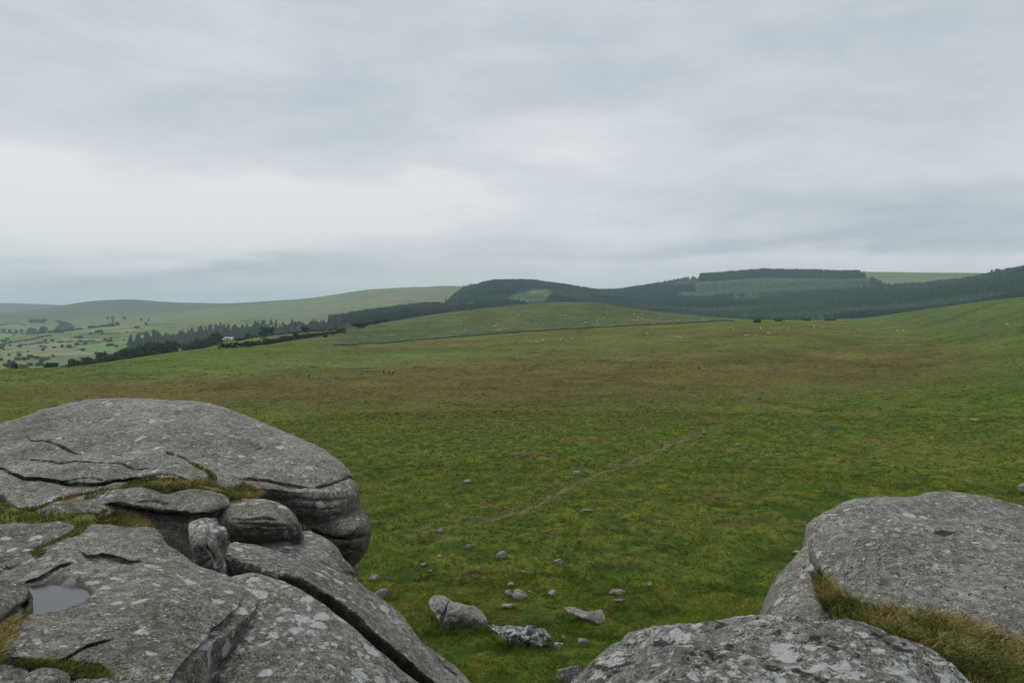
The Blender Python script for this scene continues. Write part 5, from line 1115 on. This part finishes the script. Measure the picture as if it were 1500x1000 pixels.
def sheep_proto(label, group):
    body = skin_mesh('sheep', [(0, 0, .62), (.28, 0, .64), (.46, 0, .70), (.58, 0, .84), (.70, 0, .82), (.80, 0, .75), (-.30, 0, .64), (-.48, 0, .60), (-.55, 0, .48), (.26, .13, .36), (.27, .13, .16), (.27, .13, .02), (.26, -.13, .36), (.27, -.13, .16), (.27, -.13, .02), (-.33, .14, .38), (-.38, .14, .20), (-.36, .14, .02), (-.33, -.14, .38), (-.38, -.14, .20), (-.36, -.14, .02), (.62, .13, .88), (.62, -.13, .88)],
                     [(0, 1), (1, 2), (2, 3), (3, 4), (4, 5), (0, 6), (6, 7), (7, 8), (1, 9), (9, 10), (10, 11), (1, 12), (12, 13), (13, 14), (6, 15), (15, 16), (16, 17), (6, 18), (18, 19), (19, 20), (3, 21), (3, 22)],
                     [.27, .26, .18, .11, .08, .05, .27, .16, .04, .08, .04, .04, .08, .04, .04, .10, .045, .04, .10, .045, .04, .03, .03], M_wool)
    return tag(body, label, 'sheep', group)
SH_LOW = sheep_proto('white sheep grazing on the open moor below the stone wall', 'sheep below the stone wall')
SH_HILL = sheep_proto('white sheep grazing on the green hill above the stone wall', 'sheep on the hill above the wall')
LOW = [(776.6, 500.4), (786, 500.4), (795, 499.5), (821.4, 497.8), (837.5, 496.4), (992, 494.4), (997, 495.3), (948.5, 489.5), (1062, 484), (1074.5, 483.4), (1092, 491.3), (1096.7, 491.3), (1107.7, 490.9), (1114.7, 481.5), (1125.6, 488.5), (1142, 481.5), (1155.5, 481), (1192.6, 477.6), (1192.6, 480.8), (1203.3, 480.4), (1315, 484.4), (1323, 484.2), (1476, 475.4)]
HILL = [(665.3, 485.5), (681, 483.4), (675.4, 475.4), (716, 474.5), (727, 473.8), (731, 474), (727, 477.5), (724, 478), (729.5, 483.4), (734, 483.4), (756.6, 461.7), (760, 461.7), (792.5, 469.4), (783, 469.6), (821.7, 461.7), (827.5, 462.4), (856.7, 472.4), (859.5, 472.4), (875, 469.4), (881, 469.4), (885, 466), (875, 472.6), (877, 475.4), (897.7, 476.4), (888.6, 457.2), (897.7, 455.4), (898, 458.6), (928.8, 460.5), (940, 460.5), (935, 464.5), (940, 467.3), (928.5, 469), (934, 469.4), (942.5, 467.7), (948.8, 468.7), (954.6, 469.6), (961, 469.9), (965.6, 465.7), (969.3, 466), (957.4, 474.3), (982, 470.3), (991.5, 469.6), (994.5, 469.4), (1029.5, 466), (1031.4, 468.5), (1027.4, 468.5), (532, 494), (537, 493.6)]  # the last pair are ponies, stood in for by sheep copies
for proto, lst in ((SH_LOW, LOW), (SH_HILL, HILL)):
    for i, (u, v) in enumerate(lst):
        P = moor.hit(u, v + .4)
        if P is None: continue
        o = proto if i == 0 else dup(proto, (0, 0, 0))
        o.location = P + [0, 0, -.02]; o.rotation_euler = (0, 0, random.choice((0, math.pi)) + random.uniform(-.7, .7)); o.scale = (.74,) * 3
M_skin = flat_mat('skin_tone', (.45, .28, .2), .6, .08, 20)
def person(label, u, v, hpx, jacket, trousers, hair, facing, stride=.22, pack=None):
    P = moor.hit(u, v); d = np.linalg.norm(P - CAM); s = np.clip(hpx * d / FPX / 1.74, .9, 1.12); root = empty('person', P); root.rotation_euler = (0, 0, facing); root.scale = (s,) * 3; tag(root, label, 'person')
    k = stride; J = lambda n, c: flat_mat(n, c, .85, .12, 14)
    hip, ch, nk = (0, 0, .95), (0, .03, 1.38), (0, .03, 1.50)
    pts = [hip, (0, .01, 1.15), ch, nk, (0, .06, 1.60), (0, .07, 1.68), (.09, 0, .90), (.10, k * .55, .50), (.10, k * .7, .09), (.10, k * .7 + .16, .04), (-.09, 0, .90), (-.10, -k * .2, .50), (-.10, -k, .11), (-.10, -k + .15, .04),
           (.19, .03, 1.42), (.24, -k * .4, 1.14), (.22, -k * .3 + .12, .93), (.22, -k * .3 + .17, .85), (-.19, .03, 1.42), (-.24, k * .5, 1.14), (-.22, k * .5 + .16, .96), (-.22, k * .5 + .22, .89)]
    ed = [(0, 1), (1, 2), (2, 3), (3, 4), (4, 5), (0, 6), (6, 7), (7, 8), (8, 9), (0, 10), (10, 11), (11, 12), (12, 13), (2, 14), (14, 15), (15, 16), (16, 17), (2, 18), (18, 19), (19, 20), (20, 21)]
    r = [.13, .12, .14, .055, .085, .09, .085, .058, .042, .04, .085, .058, .042, .04, .06, .043, .032, .03, .06, .043, .032, .03]
    skin_mesh('body', pts, ed, r, M_skin, root)
    jp = [0, 1, 2, 14, 15, 16, 18, 19, 20]; m = {a: i for i, a in enumerate(jp)}
    skin_mesh('jacket', [pts[a] for a in jp], [(m[a], m[b]) for a, b in ed if a in m and b in m], [[.17, .155, .17, .08, .062, .05, .08, .062, .05][i] for i in range(9)], J('jacket_cloth', jacket), root)
    tp = [0, 6, 7, 8, 10, 11, 12]; m = {a: i for i, a in enumerate(tp)}
    skin_mesh('trousers', [pts[a] for a in tp], [(m[a], m[b]) for a, b in ed if a in m and b in m], [.15, .105, .078, .062, .105, .078, .062], J('trouser_cloth', trousers), root)
    V, F = ICO3; q = V[:, 2] > -.15; hv_ = V * [.105, .125, .12] + [0, .055, 1.69]; hv_[V[:, 2] < -.2] = hv_[V[:, 2] < -.2] * [.8, .6, 1] + [0, -.02, .0]
    mesh('hair', hv_, F, J('hair_cover', hair), root)
    if pack:
        V, F = stone_geo(3, 7, .02, ICO3); o = tag(mesh('backpack', V * [.17, .12, .26] * s + P + np.array([0, 0, 1.22 * s]) + np.array([math.sin(facing) * .22 * s, -math.cos(facing) * .22 * s, 0]), F, J('pack_cloth', pack), origin=P), 'dark backpack worn by the walker in a white top', 'backpack')
    return root
person('walker in a red jacket and dark trousers on the brown heather', 562, 548.3, 8.6, (.36, .035, .03), (.025, .025, .03), (.05, .03, .02), -1.2)
person('walker in an orange jacket and black trousers beside two other walkers', 570, 548.3, 9, (.72, .16, .035), (.02, .02, .022), (.08, .05, .03), -1.0, .26)
person('walker in a white top with a dark backpack at the right of the group', 575.3, 548.3, 8.8, (.62, .65, .68), (.02, .02, .025), (.03, .02, .015), 1.9, .2, pack=(.02, .022, .03))
person('lone walker in a pale grey top and dark trousers left of the group', 452.5, 553.8, 8.6, (.32, .33, .38), (.022, .022, .028), (.04, .03, .02), .8, .2)

# ------------------------------------------------------------------ haze
def haze():
    V, F = box(-9800, 9800, -9800, 9800, float(min(Zm.min(), Zh.min())) - 1.0, float(max(Zh.max(), CZ)) + 45)
    o = mesh('haze', V, F, None, smooth=False); m = bpy.data.materials.new('moor_haze'); m.use_nodes = True; nt = m.node_tree; nt.nodes.clear()
    out = nt.nodes.new('ShaderNodeOutputMaterial'); pv = nt.nodes.new('ShaderNodeVolumePrincipled'); nt.links.new(pv.outputs[0], out.inputs['Volume'])
    pv.inputs['Color'].default_value = (.66, .86, 1.0, 1); pv.inputs['Density'].default_value = HAZE; pv.inputs['Anisotropy'].default_value = 0.0
    o.data.materials.append(m); o.display_type = 'WIRE'; tag(o, kind='stuff')
HAZE = 1.15e-4
haze()
